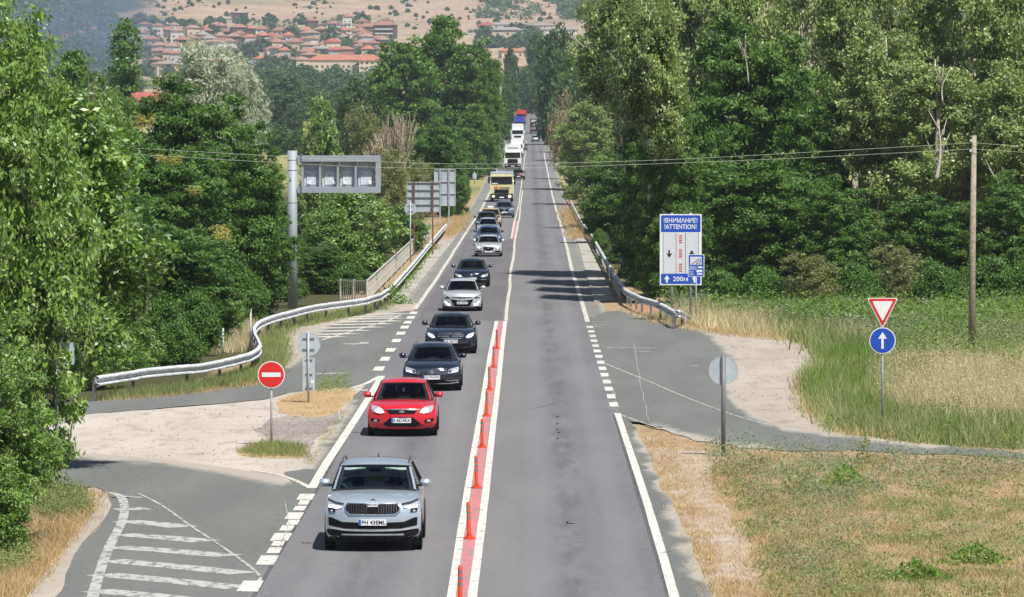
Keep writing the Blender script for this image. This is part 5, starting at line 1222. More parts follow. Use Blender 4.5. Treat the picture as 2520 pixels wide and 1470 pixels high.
for i in range(3): proto('mid%d' % i, 14, 12, lumpy(14, 12, 22, .03, 51+i), 300, 36, 1.0, .72, .6, L_MID, BARKD, .3, .7, .5, .1, shell=.6, nl=14)
proto('olive', 9, 7, lumpy(9, 7, 20, .03, 61), 340, 50, .5, .26, .36, L_OLV, BARK, .14, .8, .3, .2, shell=.45, nl=40, twigs=40)
proto('bush', 4, 5, [(0, 0, 1.7, 2.0, 1.8, 1.6), (-1.2, .2, 1.2, 1.3, 1.2, 1.1), (1.3, -.2, 1.3, 1.2, 1.2, 1.2), (.3, 0, 2.7, 1.1, 1.1, 1.0)], 260, 60, .42, .19, .5, L_LOC, BARK, .07, .7, .4, .2, shell=.5, nl=30)
proto('walnut_bush', 7, 6, lumpy(7, 6, 22, .04, 71), 420, 60, .42, .24, .48, L_WAL, BARK, .12, .8, .35, .4, shell=.5, nl=30)
proto('drybush', 3, 3.2, [(0, 0, 1.5, 1.4, 1.3, 1.4)], 150, 50, .4, .2, .3, L_TAN, BARK, .05, .7, .3, .2, shell=.3, nl=50)
proto('garden', 5, 6, [(0, 0, 2.6, 2.6, 2.4, 2.4), (-1.2, .2, 1.8, 1.8, 1.6, 1.7), (1.3, -.2, 2.0, 1.6, 1.5, 1.7)], 80, 14, 1.0, 1.25, .8, L_MID, BARKD, .2, .5, .5, 0, shell=.7, nl=3)
proto('flower', 3, 3, [(0, 0, 1.5, 1.1, .8, 1.0)], 34, 30, .22, .15, .5, L_YEL, BARK, .03, .5, .5, .3, shell=.3, nl=6)
# bare branching tree
tm = MB()
def grow(a, d, L_, r, k):
    if k == 0: return
    e = a+d*L_; m = a.lerp(e, .5)+Vector((RN.uniform(-.06, .06), 0, RN.uniform(-.03, .06)))*L_; tm.tube([a, m, e], [r, r*.85, r*.7], 5, cap=False)
    for i in range(3 if k > 2 else 4):
        dd = (d+Vector((RN.uniform(-.75, .75), RN.uniform(-.5, .5), RN.uniform(-.05, .65)))*.75).normalized(); grow(e, dd, L_*RN.uniform(.6, .85), r*.62, k-1)
for q in range(7): grow(Vector((RN.uniform(-1.2, 1.2), RN.uniform(-.4, .4), -.2)), Vector((RN.uniform(-.4, .4), RN.uniform(-.2, .2), 1)).normalized(), 3.4, .15, 4)
BARE = tm.mesh('bare_branches', mat('bark_dead', (.40, .33, .25), .9, var=.2), True)
cc, L_, od, ci = cloud([(0, 0, 5, 2.6, 1.8, 3.0)], 70, 14, .4); BARELEAF = fastmesh('bare_leaves', leafquads(L_, .3, .5).reshape(-1, 3), 4, L_OLV, NR.random(len(L_)))

def tree(key, label, x, ytop, Y, wpx, name='tree', rz=None, ymul=1.0, group=None, low=0):
    cm, tm, H, Wd = PROTO[key]; p = P(x, 0, Y); z = tz(p.x, Y); top = P(x, ytop, Y).z
    s = (top-z+low)/H/.97; wd = wpx*Y/F/Wd
    t = thing(name, label, 'tree' if name == 'tree' else 'bush', (p.x, Y, z-low), RN.uniform(0, 6.28) if rz is None else rz, group)
    t.scale = (wd, wd*ymul, s)
    if name == 'tree' or 1: link('trunk' if name == 'tree' else 'stem', tm, t)
    link('crown' if name == 'tree' else 'foliage', cm, t); return t
# --- right wood, from the road side to the right edge
GR = 'trees of the wood right of the road'
for a in [
 ('poplar0', 'tall yellow-green poplar at the road-side corner of the right wood, with bare branches', 1492, -40, 640, 200),
 ('poplar1', 'tall poplar second from the road in the back row of the right wood', 1625, -150, 430, 260),
 ('poplar2', 'tall poplar rising above the dark locust beside the attention board', 1730, -230, 390, 270),
 ('poplar0', 'tall poplar right above the crown of the tallest dark locust', 1860, -250, 360, 270),
 ('poplar1', 'tall poplar left of the bright poplar gap in the upper right', 1985, -260, 335, 280),
 ('poplar2', 'tall pale poplar above the give way sign', 2110, -280, 318, 290),
 ('poplar0', 'tall pale poplar between the give way sign and the utility pole', 2235, -260, 304, 290),
 ('poplar1', 'tall poplar right behind the utility pole', 2360, -270, 296, 290),
 ('poplar2', 'tall poplar at the far right edge behind the utility pole', 2490, -260, 290, 300),
 ('poplar0', 'poplar at the very edge of the picture on the right', 2600, -200, 300, 280),
 ('poplar2', 'lower yellow-green poplar beside the road above the guardrail start', 1440, 245, 560, 165),
 ('poplar1', 'yellow-green poplar in front of the corner poplar by the road', 1575, 130, 430, 220),
 ('poplar1', 'low pale poplar behind the tall grass below the give way sign gap', 2300, 120, 283, 330),
 ('poplar2', 'low pale poplar crown just left of the utility pole', 2180, 60, 288, 300),
 ('poplar0', 'low poplar right of the utility pole', 2480, 150, 281, 300)]:
    tree(a[0], a[1], *a[2:], group=GR)
for a in [
 ('locust0', 'tallest dark green locust in the middle of the right wood', 1850, 45, 300, 400),
 ('locust1', 'dark locust left of the tallest locust, over the guardrail', 1690, 200, 292, 330),
 ('locust0', 'dark locust leaning over the right guardrail', 1612, 300, 278, 260),
 ('locust1', 'small dark locust overhanging the upper end of the right guardrail', 1505, 375, 380, 190),
 ('locust0', 'dark locust behind the attention board', 1700, 380, 276, 330),
 ('locust1', 'dark locust right of the tallest locust', 2020, 190, 290, 290),
 ('locust0', 'dark locust low in the wood right of the attention board', 1880, 400, 252, 330),
 ('locust1', 'dark locust low in the wood above the give way sign', 2070, 440, 250, 270),
 ('highpop', 'tall bare-stemmed poplar leaning over the right lane above the bridge, farthest of four', 1535, -50, 293, 250), ('highpop', 'tall bare-stemmed poplar over the right guardrail, second farthest of four', 1580, -40, 275, 230), ('highpop', 'tall bare-stemmed poplar over the right guardrail, second nearest of four', 1592, -20, 262, 210), ('highpop', 'tall bare-stemmed poplar over the bend of the right guardrail, nearest of four', 1600, 0, 250, 200),
 ('locust0', 'dark locust overhanging the bend of the right guardrail', 1618, 260, 258, 220), ('locust1', 'dark locust nearest the road behind the right guardrail', 1650, 290, 248, 200),
 ('locust0', 'dark shaded locust left of the utility pole', 2290, 480, 250, 270),
 ('locust1', 'dark shaded locust at the right edge of the picture', 2500, 430, 250, 270)]:
    t = tree(a[0], a[1], *a[2:], group=GR)
    if a[0] == 'highpop': t.rotation_euler.z = 0; t.scale.y *= 3.0
for i, a in enumerate([(1512, 610, 322, 100), (1760, 655, 240, 170), (1880, 650, 238, 170), (2000, 630, 236, 190), (2110, 640, 237, 170), (2210, 610, 238, 170), (2320, 640, 236, 170), (2430, 620, 237, 180), (2520, 630, 237, 170)]):
    tree('olive' if i in (3, 5) else 'bush', ('bush at the foot of the right wood, %s from the left' % ['first', 'second', 'third', 'fourth', 'fifth', 'sixth', 'seventh', 'eighth', 'ninth'][i]), *a, name='bush', group='bushes at the foot of the right wood')
for i, (x, y, Y, w_) in enumerate([(1478, 560, 352, 60), (1560, 650, 290, 80), (1610, 680, 268, 80)]):
    tree('bush', 'dark bush close behind the right guardrail, %s' % ['farthest up', 'middle one', 'nearest to the attention board'][i], x, y, Y, w_, name='bush', group='bushes behind the right guardrail')
tree('drybush', 'round tan dry bush beside the road below the far right trees', 1388, 240, 720, 85, name='bush')
# bare limbs that stand out of the right wood
LT = mat('limb_pale', (.50, .45, .38), .85, var=.2, bump=.4)
def limb(label, pts, Y, r, name='bare_limb', m=None):
    c = [P(p.x, p.y, Y) for p in cr(pts, False, 3)]; n = len(c); mb = MB().tube(c, [r*(1-.8*i/n) for i in range(n)], 7)
    for k in range(4):
        i = RN.randrange(2, n-1); d = (c[i]-c[i-1]).normalized(); e = (d+Vector((RN.uniform(-.7, .7), 0, RN.uniform(.1, .9)))).normalized(); mb.tube([c[i], c[i]+e*RN.uniform(.7, 1.6)], [r*.4, .01], 5)
    return tag(mb.build(name, m or LT, smooth=True), label, 'branch')
limb('long bare pale branch slanting up to the road side of the right wood', [(1525, 215), (1495, 185), (1462, 160), (1440, 120), (1415, 95)], 440, .10)
limb('pale bare trunk with peeling bark left of the utility pole', [(2303, 445), (2312, 400), (2314, 350), (2309, 310)], 268, .12)
limb('forked white bare branch high in the wood left of the utility pole', [(2320, 255), (2318, 215), (2332, 185)], 270, .05)
limb('thin pale bare branches inside the tallest dark locust', [(1842, 205), (1838, 160), (1830, 120)], 268, .045)
if 0: limb('curved thin pale branch right of the tallest locust', [(1905, 300), (1935, 260), (1955, 210), (1958, 180)], 268, .05)
if 0: limb('thin pale stem in the poplar right of the dark locusts', [(2105, 375), (2085, 330), (2065, 270), (2055, 230)], 266, .05)
limb('pale bare stem near the right edge behind the utility pole', [(2455, 690), (2462, 600), (2475, 520), (2450, 430)], 262, .06)
if 0: limb('crooked thin branch in the shade right of the give way sign', [(2350, 330), (2380, 290), (2378, 240), (2360, 200)], 264, .05)
# --- left wood
GL = 'trees left of the road'
for a in [
 ('walnut', 'big leafy walnut at the left edge in front, drooping over the side road', -10, 60, 118, 560, 'tree', 1.0),
 ('reach', 'bright walnut branches hanging out high over the gravel at the left', -45, 300, 126, 440, 'tree', 0),
 ('walnut', 'walnut branches behind the front walnut on the left', 150, 330, 172, 420, 'tree', 2.4),
 ('walnut', 'leafy walnut low at the lower left corner', -70, 760, 104, 430, 'tree', 4.1), ('walnut', 'light green walnut branches reaching out over the guardrail at the left', 250, 560, 168, 230, 'tree', .3),
 ('walnut_bush', 'leafy bush at the foot of the left walnuts', -10, 1130, 100, 200, 'bush', 2.)]:
    tree(*a[:7], rz=a[7], group=GL)
for a in [
 ('locust0', 'dark green locust with a pointed top left of the message gantry', 470, 195, 262, 380),
 ('locust1', 'dark locust right over the bend of the left guardrail', 585, 320, 232, 290),
 ('locust0', 'dark locust filling the middle of the left wood', 380, 345, 225, 400),
 ('locust1', 'shaded locust above the long left guardrail', 290, 480, 205, 360),
 ('locust0', 'small shaded locust low behind the left guardrail', 470, 560, 200, 330),
 ('locust1', 'locust just left of the gantry column', 655, 430, 256, 170),
 ('walnut', 'yellow-green tree between the far left tree tops', 240, 235, 300, 260),
 ('poplar1', 'yellow-green tree top at the left edge below the smoke', 60, 160, 330, 300),
 ('dense0', 'dark tree top at the upper left edge', 55, 60, 420, 160),
 ('dense1', 'mid green tree with a pointed top below the smoky houses', 190, 135, 430, 200),
 ('dense0', 'mid green tree sloping down right of the pointed one', 275, 225, 440, 150)]:
    tree(*a, group=GL)
tree('sparse', 'sparse tall tree with a dark trunk standing against the town', 308, 48, 650, 200, group=GL)
if 0: tag(MB().tube([P(308, 300, 640), P(312, 180, 640), P(318, 130, 640), P(322, 80, 640)], [.9, .75, .6, .2], 9).build('trunk_piece', BARKD, smooth=True), 'dark thick trunk with broken top inside the sparse tall tree', 'tree trunk')
tree('willow', 'large silvery grey-green willow in front of the town', 510, 112, 640, 250, group=GL)
tree('willow', 'smaller silvery willow right of the large one', 600, 170, 630, 130, group=GL)
for a in [
 ('dense0', 'huge dark green tree left of the road, left half', 1000, 95, 760, 190), ('dense1', 'huge dark green tree left of the road, highest middle crown', 1085, 48, 770, 190),
 ('dense0', 'huge dark green tree left of the road, right shoulder', 1165, 100, 765, 165), ('dense1', 'lower dark green tree touching the road side on the left', 1205, 150, 745, 85),
 ('dense1', 'dark green tree low between the huge tree and the road', 1165, 260, 720, 110),
 ('walnut_bush', 'bright yellow-green small tree left of the huge tree', 790, 248, 470, 150), ('olive', 'olive green bushy tree left of the bare branches', 900, 275, 480, 140),
 ('mid0', 'mid green tree behind the olive bushes', 880, 200, 900, 130), ('mid1', 'mid green round tree just left of the huge tree', 930, 215, 820, 110),
 ('locust1', 'green tree in front of the huge tree above the board backs', 1085, 290, 500, 170), ('locust0', 'green tree right of the bare branches near the verge', 1108, 330, 510, 115),
 ('olive', 'olive bush behind the message gantry', 960, 370, 400, 150), ('walnut_bush', 'yellow-green bush right of the gantry column', 770, 400, 330, 120),
 ('walnut_bush', 'large leafy bush below the message gantry', 880, 470, 300, 270), ('walnut_bush', 'leafy bush below the left board backs', 985, 505, 350, 150),
 ('walnut_bush', 'leafy bush between the gantry column and the bridge', 810, 520, 275, 180), ('locust0', 'shaded bush under the message gantry', 790, 600, 262, 130),
 ('bush', 'dark bush at the left end of the bridge railing', 850, 640, 262, 150), ('bush', 'bush leaning on the bridge railing', 925, 610, 300, 80), ('bush', 'low bush at the foot of the gantry column', 690, 660, 250, 110),
 ('bush', 'bush along the verge below the board backs', 1100, 460, 490, 60), ('bush', 'small bush at the verge edge left of the yellow tanker', 1142, 410, 560, 45), ('olive', 'pale bush left of the tall board back', 1040, 400, 480, 90)]:
    nm = 'bush' if 'bush' in a[0] and 'tree' not in a[1] else 'tree'
    tree(*a, name=nm, group=GL)
for i, a in enumerate([(290, 700, 190, 190), (380, 720, 184, 190), (470, 700, 190, 170), (330, 780, 178, 170), (250, 760, 182, 170), (430, 790, 180, 150), (540, 690, 205, 150), (600, 640, 225, 130), (200, 800, 180, 150), (650, 640, 252, 90), (730, 680, 256, 70), (310, 850, 176, 110)]):
    tree('bush' if i % 3 else 'walnut_bush', 'shaded bush of the undergrowth behind the left guardrail, %s' % ['left of centre', 'in the middle', 'right of the middle', 'low in the middle', 'low at the left', 'low at the right', 'before the guardrail bend', 'at the bend', 'lowest at the left', 'just left of the gantry column', 'right of the gantry column', 'nearest to the rail'][i], *a, name='bush', group='undergrowth behind the left guardrail')
for x, y, Y, s in ((985, 420, 420, 1.0), (965, 400, 440, .8)):
    p = P(x, 0, Y); t = thing('bare_tree', 'bare pale-brown dead branches left of the huge tree, %s' % ('right clump' if s == 1 else 'left clump'), 'tree', (p.x, Y, 1.2), RN.uniform(0, 6)); t.scale = (s*.75, s*.75, s*.88)
    link('branches', BARE, t); link('leaves', BARELEAF, t)
for i, (x, y, Y, w_) in enumerate([(352, 300, 246, 85), (430, 395, 214, 60), (545, 575, 192, 95), (480, 470, 206, 55), (395, 390, 213, 50), (300, 415, 194, 40)]):
    tree('flower', 'patch of yellow leaves in the left locusts, %s from the top' % ['first', 'second', 'lowest', 'fourth', 'third', 'fifth'][i], x, y-w_*.5, Y, w_, name='yellow_spray', low=0).location.z += 0
# those sprays hang in the crowns
for o in [o for o in C.objects if o.name.startswith('yellow_spray')]:
    i = int(o.name[-3:]) if '.' in o.name else 0
    x, y, Y, w_ = [(352, 300, 246, 85), (430, 395, 214, 60), (545, 575, 192, 95), (480, 470, 206, 55), (395, 390, 213, 50), (300, 415, 194, 40)][i]
    p = P(x, y, Y); k = w_*Y/F/3; o.scale = (k, k, k*.7); o.location = (p.x, p.y, p.z-1.5*k*.7); o['category'] = 'foliage'
# --- far along the road and in the valley
for a in [
 ('mid0', 'tall hazy tree at the right edge of the far road, highest one', 1375, 78, 1080, 130), ('dense1', 'tall hazy tree behind the road side poplar', 1425, 95, 980, 110), ('mid1', 'hazy tree left of the highest one beside the far road', 1325, 100, 1900, 80),
 ('mid2', 'hazy green tree over the silver car on the right of the road', 1400, 185, 900, 110), ('mid0', 'hazy tree leaning over the dark truck', 1376, 190, 1150, 60), ('locust1', 'green tree beside the tan bush', 1420, 300, 640, 80),
 ('mid1', 'hazy pale tree at the end of the road, left side', 1256, 130, 1700, 50), ('mid2', 'hazy tree at the end of the road, left of the red truck', 1255, 170, 1350, 50), ('mid0', 'hazy low tree left of the far trucks', 1245, 215, 1150, 40),
 ('mid2', 'dark tree over the end of the road', 1300, 170, 1750, 70), ('mid0', 'dark tree closing the end of the road', 1322, 160, 1720, 60), ('mid1', 'second dark tree closing the end of the road', 1290, 175, 1800, 60)]:
    tree(*a, group='hazy trees along the far road')
GF = 'valley trees below the town'
vt = []; VT = []
for i in range(64):
    y = RN.uniform(190, 262); x = RN.uniform(600, 960) if i < 44 else RN.uniform(130, 640)
    if 740 < x: y = max(y, 206+RN.uniform(0, 20))
    vt.append((x, y))
vt.sort(key=lambda q: q[1])
for i, (x, y) in enumerate(vt):
    Y = 2750-(y-190)*18+RN.uniform(-60, 60); hpx = 12*F/Y*RN.uniform(.75, 1.15)
    p = P(x, 0, Y); VT.append(tree('mid%d' % (i % 3), 'hazy green tree of the wooded valley below the town', x, proj((p.x, Y, tz(p.x, Y)))[1]-hpx, Y, hpx*RN.uniform(.9, 1.3), group=GF))
for i, (x, yt, Y, w_) in enumerate([(700, 232, 1350, 120), (650, 225, 1450, 90), (745, 215, 1500, 100), (690, 190, 1700, 90), (640, 200, 1800, 70), (790, 225, 1550, 90), (850, 218, 1600, 90), (725, 262, 1280, 60), (640, 262, 1300, 60), (905, 220, 1500, 80), (655, 305, 1000, 60), (690, 312, 960, 60), (735, 322, 930, 60)]):
    tree('mid%d' % (i % 3), 'green round valley tree, %s' % ['big one with dark hollow left of the yellow-green tree', 'left of the big hollow one', 'right of the big hollow one', 'tall one behind the big hollow one', 'beside the willow', 'behind the yellow-green tree', 'over the olive tree', 'small one before the hollow', 'small one at the willow foot', 'next to the huge tree', 'low one at the field edge, left', 'low one at the field edge, middle', 'low one at the field edge, right'][i], x, yt, Y, w_, group='round trees before the valley wood')

def farwood(name, label, poly, n, size, lsz, m, nl=60, zz=.5):
    """a wooded slope too far off to tell trees apart"""
    xs = [p[0] for p in poly]; ys = [p[1] for p in poly]; cs = []
    while len(cs) < n:
        x, y = RN.uniform(min(xs), max(xs)), RN.uniform(min(ys), max(ys))
        if inpoly(x, y, poly) and noise.noise(Vector((x/60, y/25, 5))) > -.28: cs.append(T(x, y))
    cs = np.array([tuple(c) for c in cs]); ci = np.repeat(np.arange(n), nl); s = size*(.6+.8*NR.random(n))
    d = unit(n*nl)*(.5+.5*NR.random((n*nl, 1)))*s[ci][:, None]; d[:, 2] = np.abs(d[:, 2])*1.1
    V = leafquads(cs[ci]+d, lsz, .8, .6, outdir=d/(np.linalg.norm(d, axis=1)[:, None]+1e-6)); var = np.clip(NR.random(n)[ci]*.6+NR.random(n*nl)*.4, 0, 1)
    o = link(name, fastmesh(name, V.reshape(-1, 3), 4, m, var)); tag(o, label, 'trees', kind='stuff'); return o
farwood('hillside_wood', 'blue-green wood covering the hill flank at the top left behind the smoke', [(-60, -40), (240, -40), (290, 60), (310, 120), (260, 190), (120, 200), (-60, 200)], 620, 7, 2.6, L_MID)
farwood('hillside_wood', 'wooded gully at the top right of the tan hill', [(1290, -30), (1500, -30), (1500, 40), (1470, 70), (1400, 62), (1380, 20)], 200, 8, 2.8, L_MID)
farwood('hillside_wood', 'scrub patches on the middle of the tan hill above the huge tree', [(1150, -30), (1300, -30), (1330, 30), (1290, 60), (1200, 62), (1160, 20)], 55, 6, 2.2, L_MID)
farwood('valley_wood', 'dense green valley wood below the long red-roofed building', [(600, 192), (770, 202), (960, 206), (960, 240), (600, 250)], 330, 7, 2.2, L_MID)
farwood('town_greenery', 'garden greenery between the houses of the hillside town', [(340, 90), (420, 70), (600, 55), (860, 50), (960, 90), (960, 185), (600, 190), (360, 195)], 330, 4.2, 1.8, L_MID, 40)
# lone garden trees and hill shrubs
def rankrow(lst, label, per, what):
    lst = sorted(lst, key=lambda q: -q[2]); n_ = 0
    rows_ = [sorted(lst[i:i+per], key=lambda q: q[1]) for i in range(0, len(lst), per)]
    for r_, row in enumerate(rows_):
        for i, q in enumerate(row): q[0]['label'] = '%s, %s in the %s %s' % (label, ORD[min(i, 19)], 'highest' if r_ == 0 else ORDN[r_]+' highest', what)
ORDN = ['', 'second', 'third', 'fourth', 'fifth', 'sixth', 'seventh', 'eighth', 'ninth', 'tenth', 'eleventh', 'twelfth', 'thirteenth', 'fourteenth', 'fifteenth', 'sixteenth']
ORD = ['leftmost']+[n+' from the left' for n in ('second', 'third', 'fourth', 'fifth', 'sixth', 'seventh', 'eighth', 'ninth', 'tenth', 'eleventh', 'twelfth', 'thirteenth', 'fourteenth', 'fifteenth', 'sixteenth', 'seventeenth', 'eighteenth', 'nineteenth', 'twentieth', 'twenty-first', 'twenty-second', 'twenty-third', 'twenty-fourth', 'twenty-fifth', 'twenty-sixth')]
rankrow([(t_, *proj(t_.location)[:1], -proj(t_.location)[1]) for t_ in VT], 'hazy valley tree below the town', 16, 'tree line')
def scatter(n, poly, label, group, name, k0, k1, cat, cond=None):
    xs = [p[0] for p in poly]; ys = [p[1] for p in poly]; i = 0; L_ = []
    while i < n:
        x, y = RN.uniform(min(xs), max(xs)), RN.uniform(min(ys), max(ys))
        if not inpoly(x, y, poly) or (cond and not cond(x, y)): continue
        p = T(x, y); s = RN.uniform(k0, k1); t = thing(name, label, cat, p, RN.uniform(0, 6.28), group); t.scale = (s*1.1, s, s*RN.uniform(.8, 1.2)); link('crown', PROTO['garden'][0], t); i += 1; L_.append((t, x, -y))
    rankrow(L_, label, 20 if n > 100 else 15, 'row')
scatter(90, [(340, 60), (960, 60), (960, 190), (600, 190), (340, 190)], 'round garden tree in the hillside town', 'garden trees in the town', 'garden_tree', .8, 1.9, 'tree')
scatter(30, [(1160, 85), (1330, 90), (1330, 140), (1180, 130)], 'round garden tree by the grey-roofed houses', 'garden trees by the grey-roofed houses', 'garden_tree', .8, 1.9, 'tree')
scatter(280, [(310, -20), (1480, -20), (1480, 70), (960, 75), (560, 60), (320, 70)], 'dark shrub on the tan hillside', 'shrubs scattered over the dry hill', 'hill_shrub', .14, .62, 'shrub', lambda x, y: noise.noise(Vector((x/90, y/30, 2))) > -.05)

# ------------------------------------------------------------------ the town
ROOFS = [('terracotta', mat('roof_terracotta', (.33, .165, .12), .85, var=.25, scale=.6)), ('bright orange', mat('roof_orange', (.44, .165, .095), .85, var=.2, scale=.6)), ('faded pink-brown', mat('roof_faded', (.34, .22, .17), .9, var=.25, scale=.6)), ('grey', mat('roof_grey', (.30, .28, .26), .85, var=.15)), ('red', mat('roof_red', (.40, .10, .075), .8, var=.2, scale=.6))]
WALLS = [('white', mat('wall_white', (.66, .64, .60), .8, var=.08)), ('cream', mat('wall_cream', (.60, .51, .37), .8, var=.08)), ('pale grey', mat('wall_grey', (.45, .44, .43), .85)), ('brick', mat('wall_brick', (.36, .21, .15), .9)), ('yellowish', mat('wall_yellow', (.62, .48, .22), .85)), ('dark timber', mat('wall_timber', (.12, .085, .065), .85))]
WIN = mat('house_window', (.035, .045, .06), .2); WINM = MB().box((0, 0, 0), (1.3, .08, 1.3)).mesh('window', WIN); BALM = MB().box((0, -.55, 0), (5, 1.1, .18)).box((0, -1.07, .45), (5, .06, .75)).mesh('balcony', WALLS[0][1])
def house(label, x, y, w_, d_, h_, roof, wall, rz=0, rh=2.2, bal=False, wins=3, p=None, name='house'):
    p = p or T(x, y); t = thing(name, label, 'house' if name == 'house' else 'building', (p.x, p.y, p.z-1.2), rz, 'houses of the hillside town'); H_ = h_+1.2
    MB().box((0, 0, H_/2), (w_, d_, H_)).build('wall', wall, t)
    e = .7; a, b = w_/2+e, d_/2+e; r = max(.2, w_/2-d_/2*.9)
    v = [(-a, -b, H_), (a, -b, H_), (a, b, H_), (-a, b, H_), (-r, 0, H_+rh), (r, 0, H_+rh), (-a, -b, H_-.22), (a, -b, H_-.22), (a, b, H_-.22), (-a, b, H_-.22)]
    rf = MB().add(v, [(0, 1, 5, 4), (2, 3, 4, 5), (1, 2, 5), (3, 0, 4), (0, 6, 7, 1), (1, 7, 8, 2), (2, 8, 9, 3), (3, 9, 6, 0), (9, 8, 7, 6)]).build('roof', roof, t)
    MB().box((w_*.2, .6, H_+rh*.75), (.7, .7, 1.5)).build('chimney', WALLS[3][1], rf)
    st = max(1, int(h_/2.9))
    for s_ in range(st):
        z = 1.2+1.6+s_*2.9
        if z > H_-.9: break
        for i in range(wins): link('window', WINM, t, (-w_/2+w_*(i+.5)/wins, -d_/2-.03, z))
        for i in range(2): o = link('window', WINM, t, (w_/2+.03, -d_/4+d_/2*i, z)); o.rotation_euler.z = math.pi/2
        if bal and s_: o = link('balcony', BALM, t, (0, -d_/2, z-1.1)); o.scale.x = w_*.8/5
    return t
ROWN = ['top row', 'second row', 'third row', 'fourth row', 'fifth row', 'sixth row', 'seventh row', 'eighth row', 'bottom row']
rows = [(88, 340, 560, 50, 0), (74, 735, 960, 33, 0), (97, 350, 960, 36, 1), (112, 345, 960, 34, 2), (126, 345, 960, 35, 3), (140, 380, 960, 35, 4), (153, 385, 960, 38, 5), (167, 380, 800, 36, 6), (181, 385, 760, 42, 7)]
byrow = {}
for y0, xa, xb, st, rn in rows:
    x = xa+RN.uniform(0, 15)
    while x < xb:
        if RN.random() > .10 and not (608 < x < 648 and y0 > 115): byrow.setdefault(rn, []).append((x+RN.uniform(-8, 8), y0+RN.uniform(-6, 5)))
        x += st*.8*RN.uniform(.75, 1.25)
for rn in sorted(byrow):
    for i, (x, y) in enumerate(sorted(byrow[rn])):
        ro = ROOFS[RN.choices(range(5), (44, 12, 30, 8, 6))[0]]; wa = WALLS[RN.choices(range(6), (30, 26, 16, 12, 6, 10))[0]]; w_ = RN.uniform(6, 10); h_ = RN.choice((3.4, 5.6, 6.0, 6.8, 8.6))
        house('%s-roofed %s house, %s in the town\'s %s' % (ro[0], wa[0], ORD[min(i, 25)], ROWN[rn]), x, y, w_, RN.uniform(7, 9), h_, ro[1], wa[1], RN.uniform(-.6, .6), RN.uniform(1.7, 2.8), RN.random() < .35, 3 if w_ > 10.5 else 2)
t = house('long cream building with a bright orange roof at the foot of the town', 852, 183, 44, 12, 8.5, ROOFS[1][1], WALLS[1][1], .03, 3.2, False, 14, name='building')
t = house('raised middle block on the right part of the long orange-roofed building', 903, 187, 9, 13, 9, ROOFS[1][1], WALLS[1][1], .03, 3.4, False, 3, name='building')
house('tall cream block with balconies in the smoke at the left', 300*.98, 116, 9, 9, 10, ROOFS[2][1], WALLS[4][1], .2, 1.2, True, 3, name='building')
for i, (x, y, w_, h_, ro, wa, nm) in enumerate([(215, 72, 24, 3.2, 1, 2, 'long low red-roofed house on the smoky wooded hill'), (160, 108, 9, 5, 4, 3, 'red-roofed house at the left behind the pointed tree'), (205, 100, 14, 5, 2, 1, 'faded-roofed house in the smoke left of the cream block'), (243, 98, 13, 4, 3, 2, 'grey-roofed shed beside the cream block in the smoke'), (235, 84, 12, 3.5, 0, 0, 'small house below the long red-roofed house in the smoke')]):
    house(nm, x, y, w_, 8, h_, ROOFS[ro][1], WALLS[wa][1], RN.uniform(-.3, .3), 1.8)
for i, (x, y, w_, h_, ro, wa, nm) in enumerate([(1248, 112, 20, 10, 3, 1, 'tall square cream house with a grey hipped roof right of the huge tree'), (1197, 112, 15, 4, 3, 0, 'flat white-roofed house left of the tall square cream house'), (1226, 108, 9, 4, 3, 1, 'small shed touching the tall square cream house'), (1278, 118, 16, 4, 2, 3, 'low pink-walled house right of the tall square cream house'),
   (1180, 84, 15, 3, 3, 0, 'grey-roofed house at the left of the upper far row'), (1205, 72, 17, 3, 4, 2, 'low red-roofed house in the upper far row'), (1240, 72, 19, 3.4, 3, 0, 'long grey-roofed house in the upper far row'), (1335, 74, 14, 3.4, 3, 1, 'white-topped house alone under the tan hill'), (1350, 84, 16, 3, 3, 0, 'low pale house below the white-topped house'), (1395, 84, 14, 3, 3, 0, 'small pale house at the foot of the wooded gully'),
   (1258, 142, 14, 4, 1, 1, 'orange-roofed house low between the tree tops at the end of the road'), (1290, 135, 10, 3, 2, 1, 'faded roof house next to the low orange-roofed house')]):
    house(nm, x, y, w_, 9, h_, ROOFS[ro][1], WALLS[wa][1], RN.uniform(-.4, .4), 1.8)
house('cream farm building with red roof seen between the trees at the left', 368, 245, 28, 9, 5, ROOFS[4][1], WALLS[1][1], -.1, 2.6, p=Vector((P(365, 0, 1500).x, 1500, P(365, 292, 1500).z)))
house('unfinished dark concrete frame house on the hill above the town', 590, 50, 13, 9, 6, WALLS[2][1], WALLS[5][1], .1, .4); house('low white shed on the hill left of the unfinished house', 555, 52, 10, 5, 2.2, WALLS[0][1], WALLS[0][1], 0, .4)
house('timber house with stacked balconies, right end of the town', 948, 97, 15, 9, 9.5, ROOFS[0][1], WALLS[5][1], -.15, 3, True, 3); house('timber house with three balcony rows, next to the right end of the town', 905, 95, 12, 9, 8.5, ROOFS[0][1], WALLS[5][1], .1, 2.6, True, 3)
house('dark tall house above the town street', 588, 102, 11, 9, 10, ROOFS[0][1], WALLS[5][1], .3, 2.4, False, 3)
# town street
v = [T(x, y)+Vector((0, 0, .5)) for x, y in ((612, 122), (624, 120), (618, 142), (632, 140), (612, 158), (636, 158), (616, 182), (640, 178))]
o = MB().add(v, [(0, 1, 3, 2), (2, 3, 5, 4), (4, 5, 7, 6)]).build('town_street', A_SHO); o['kind'] = 'structure'
me = o.data; a = me.attributes.new('dust', 'FLOAT', 'POINT')

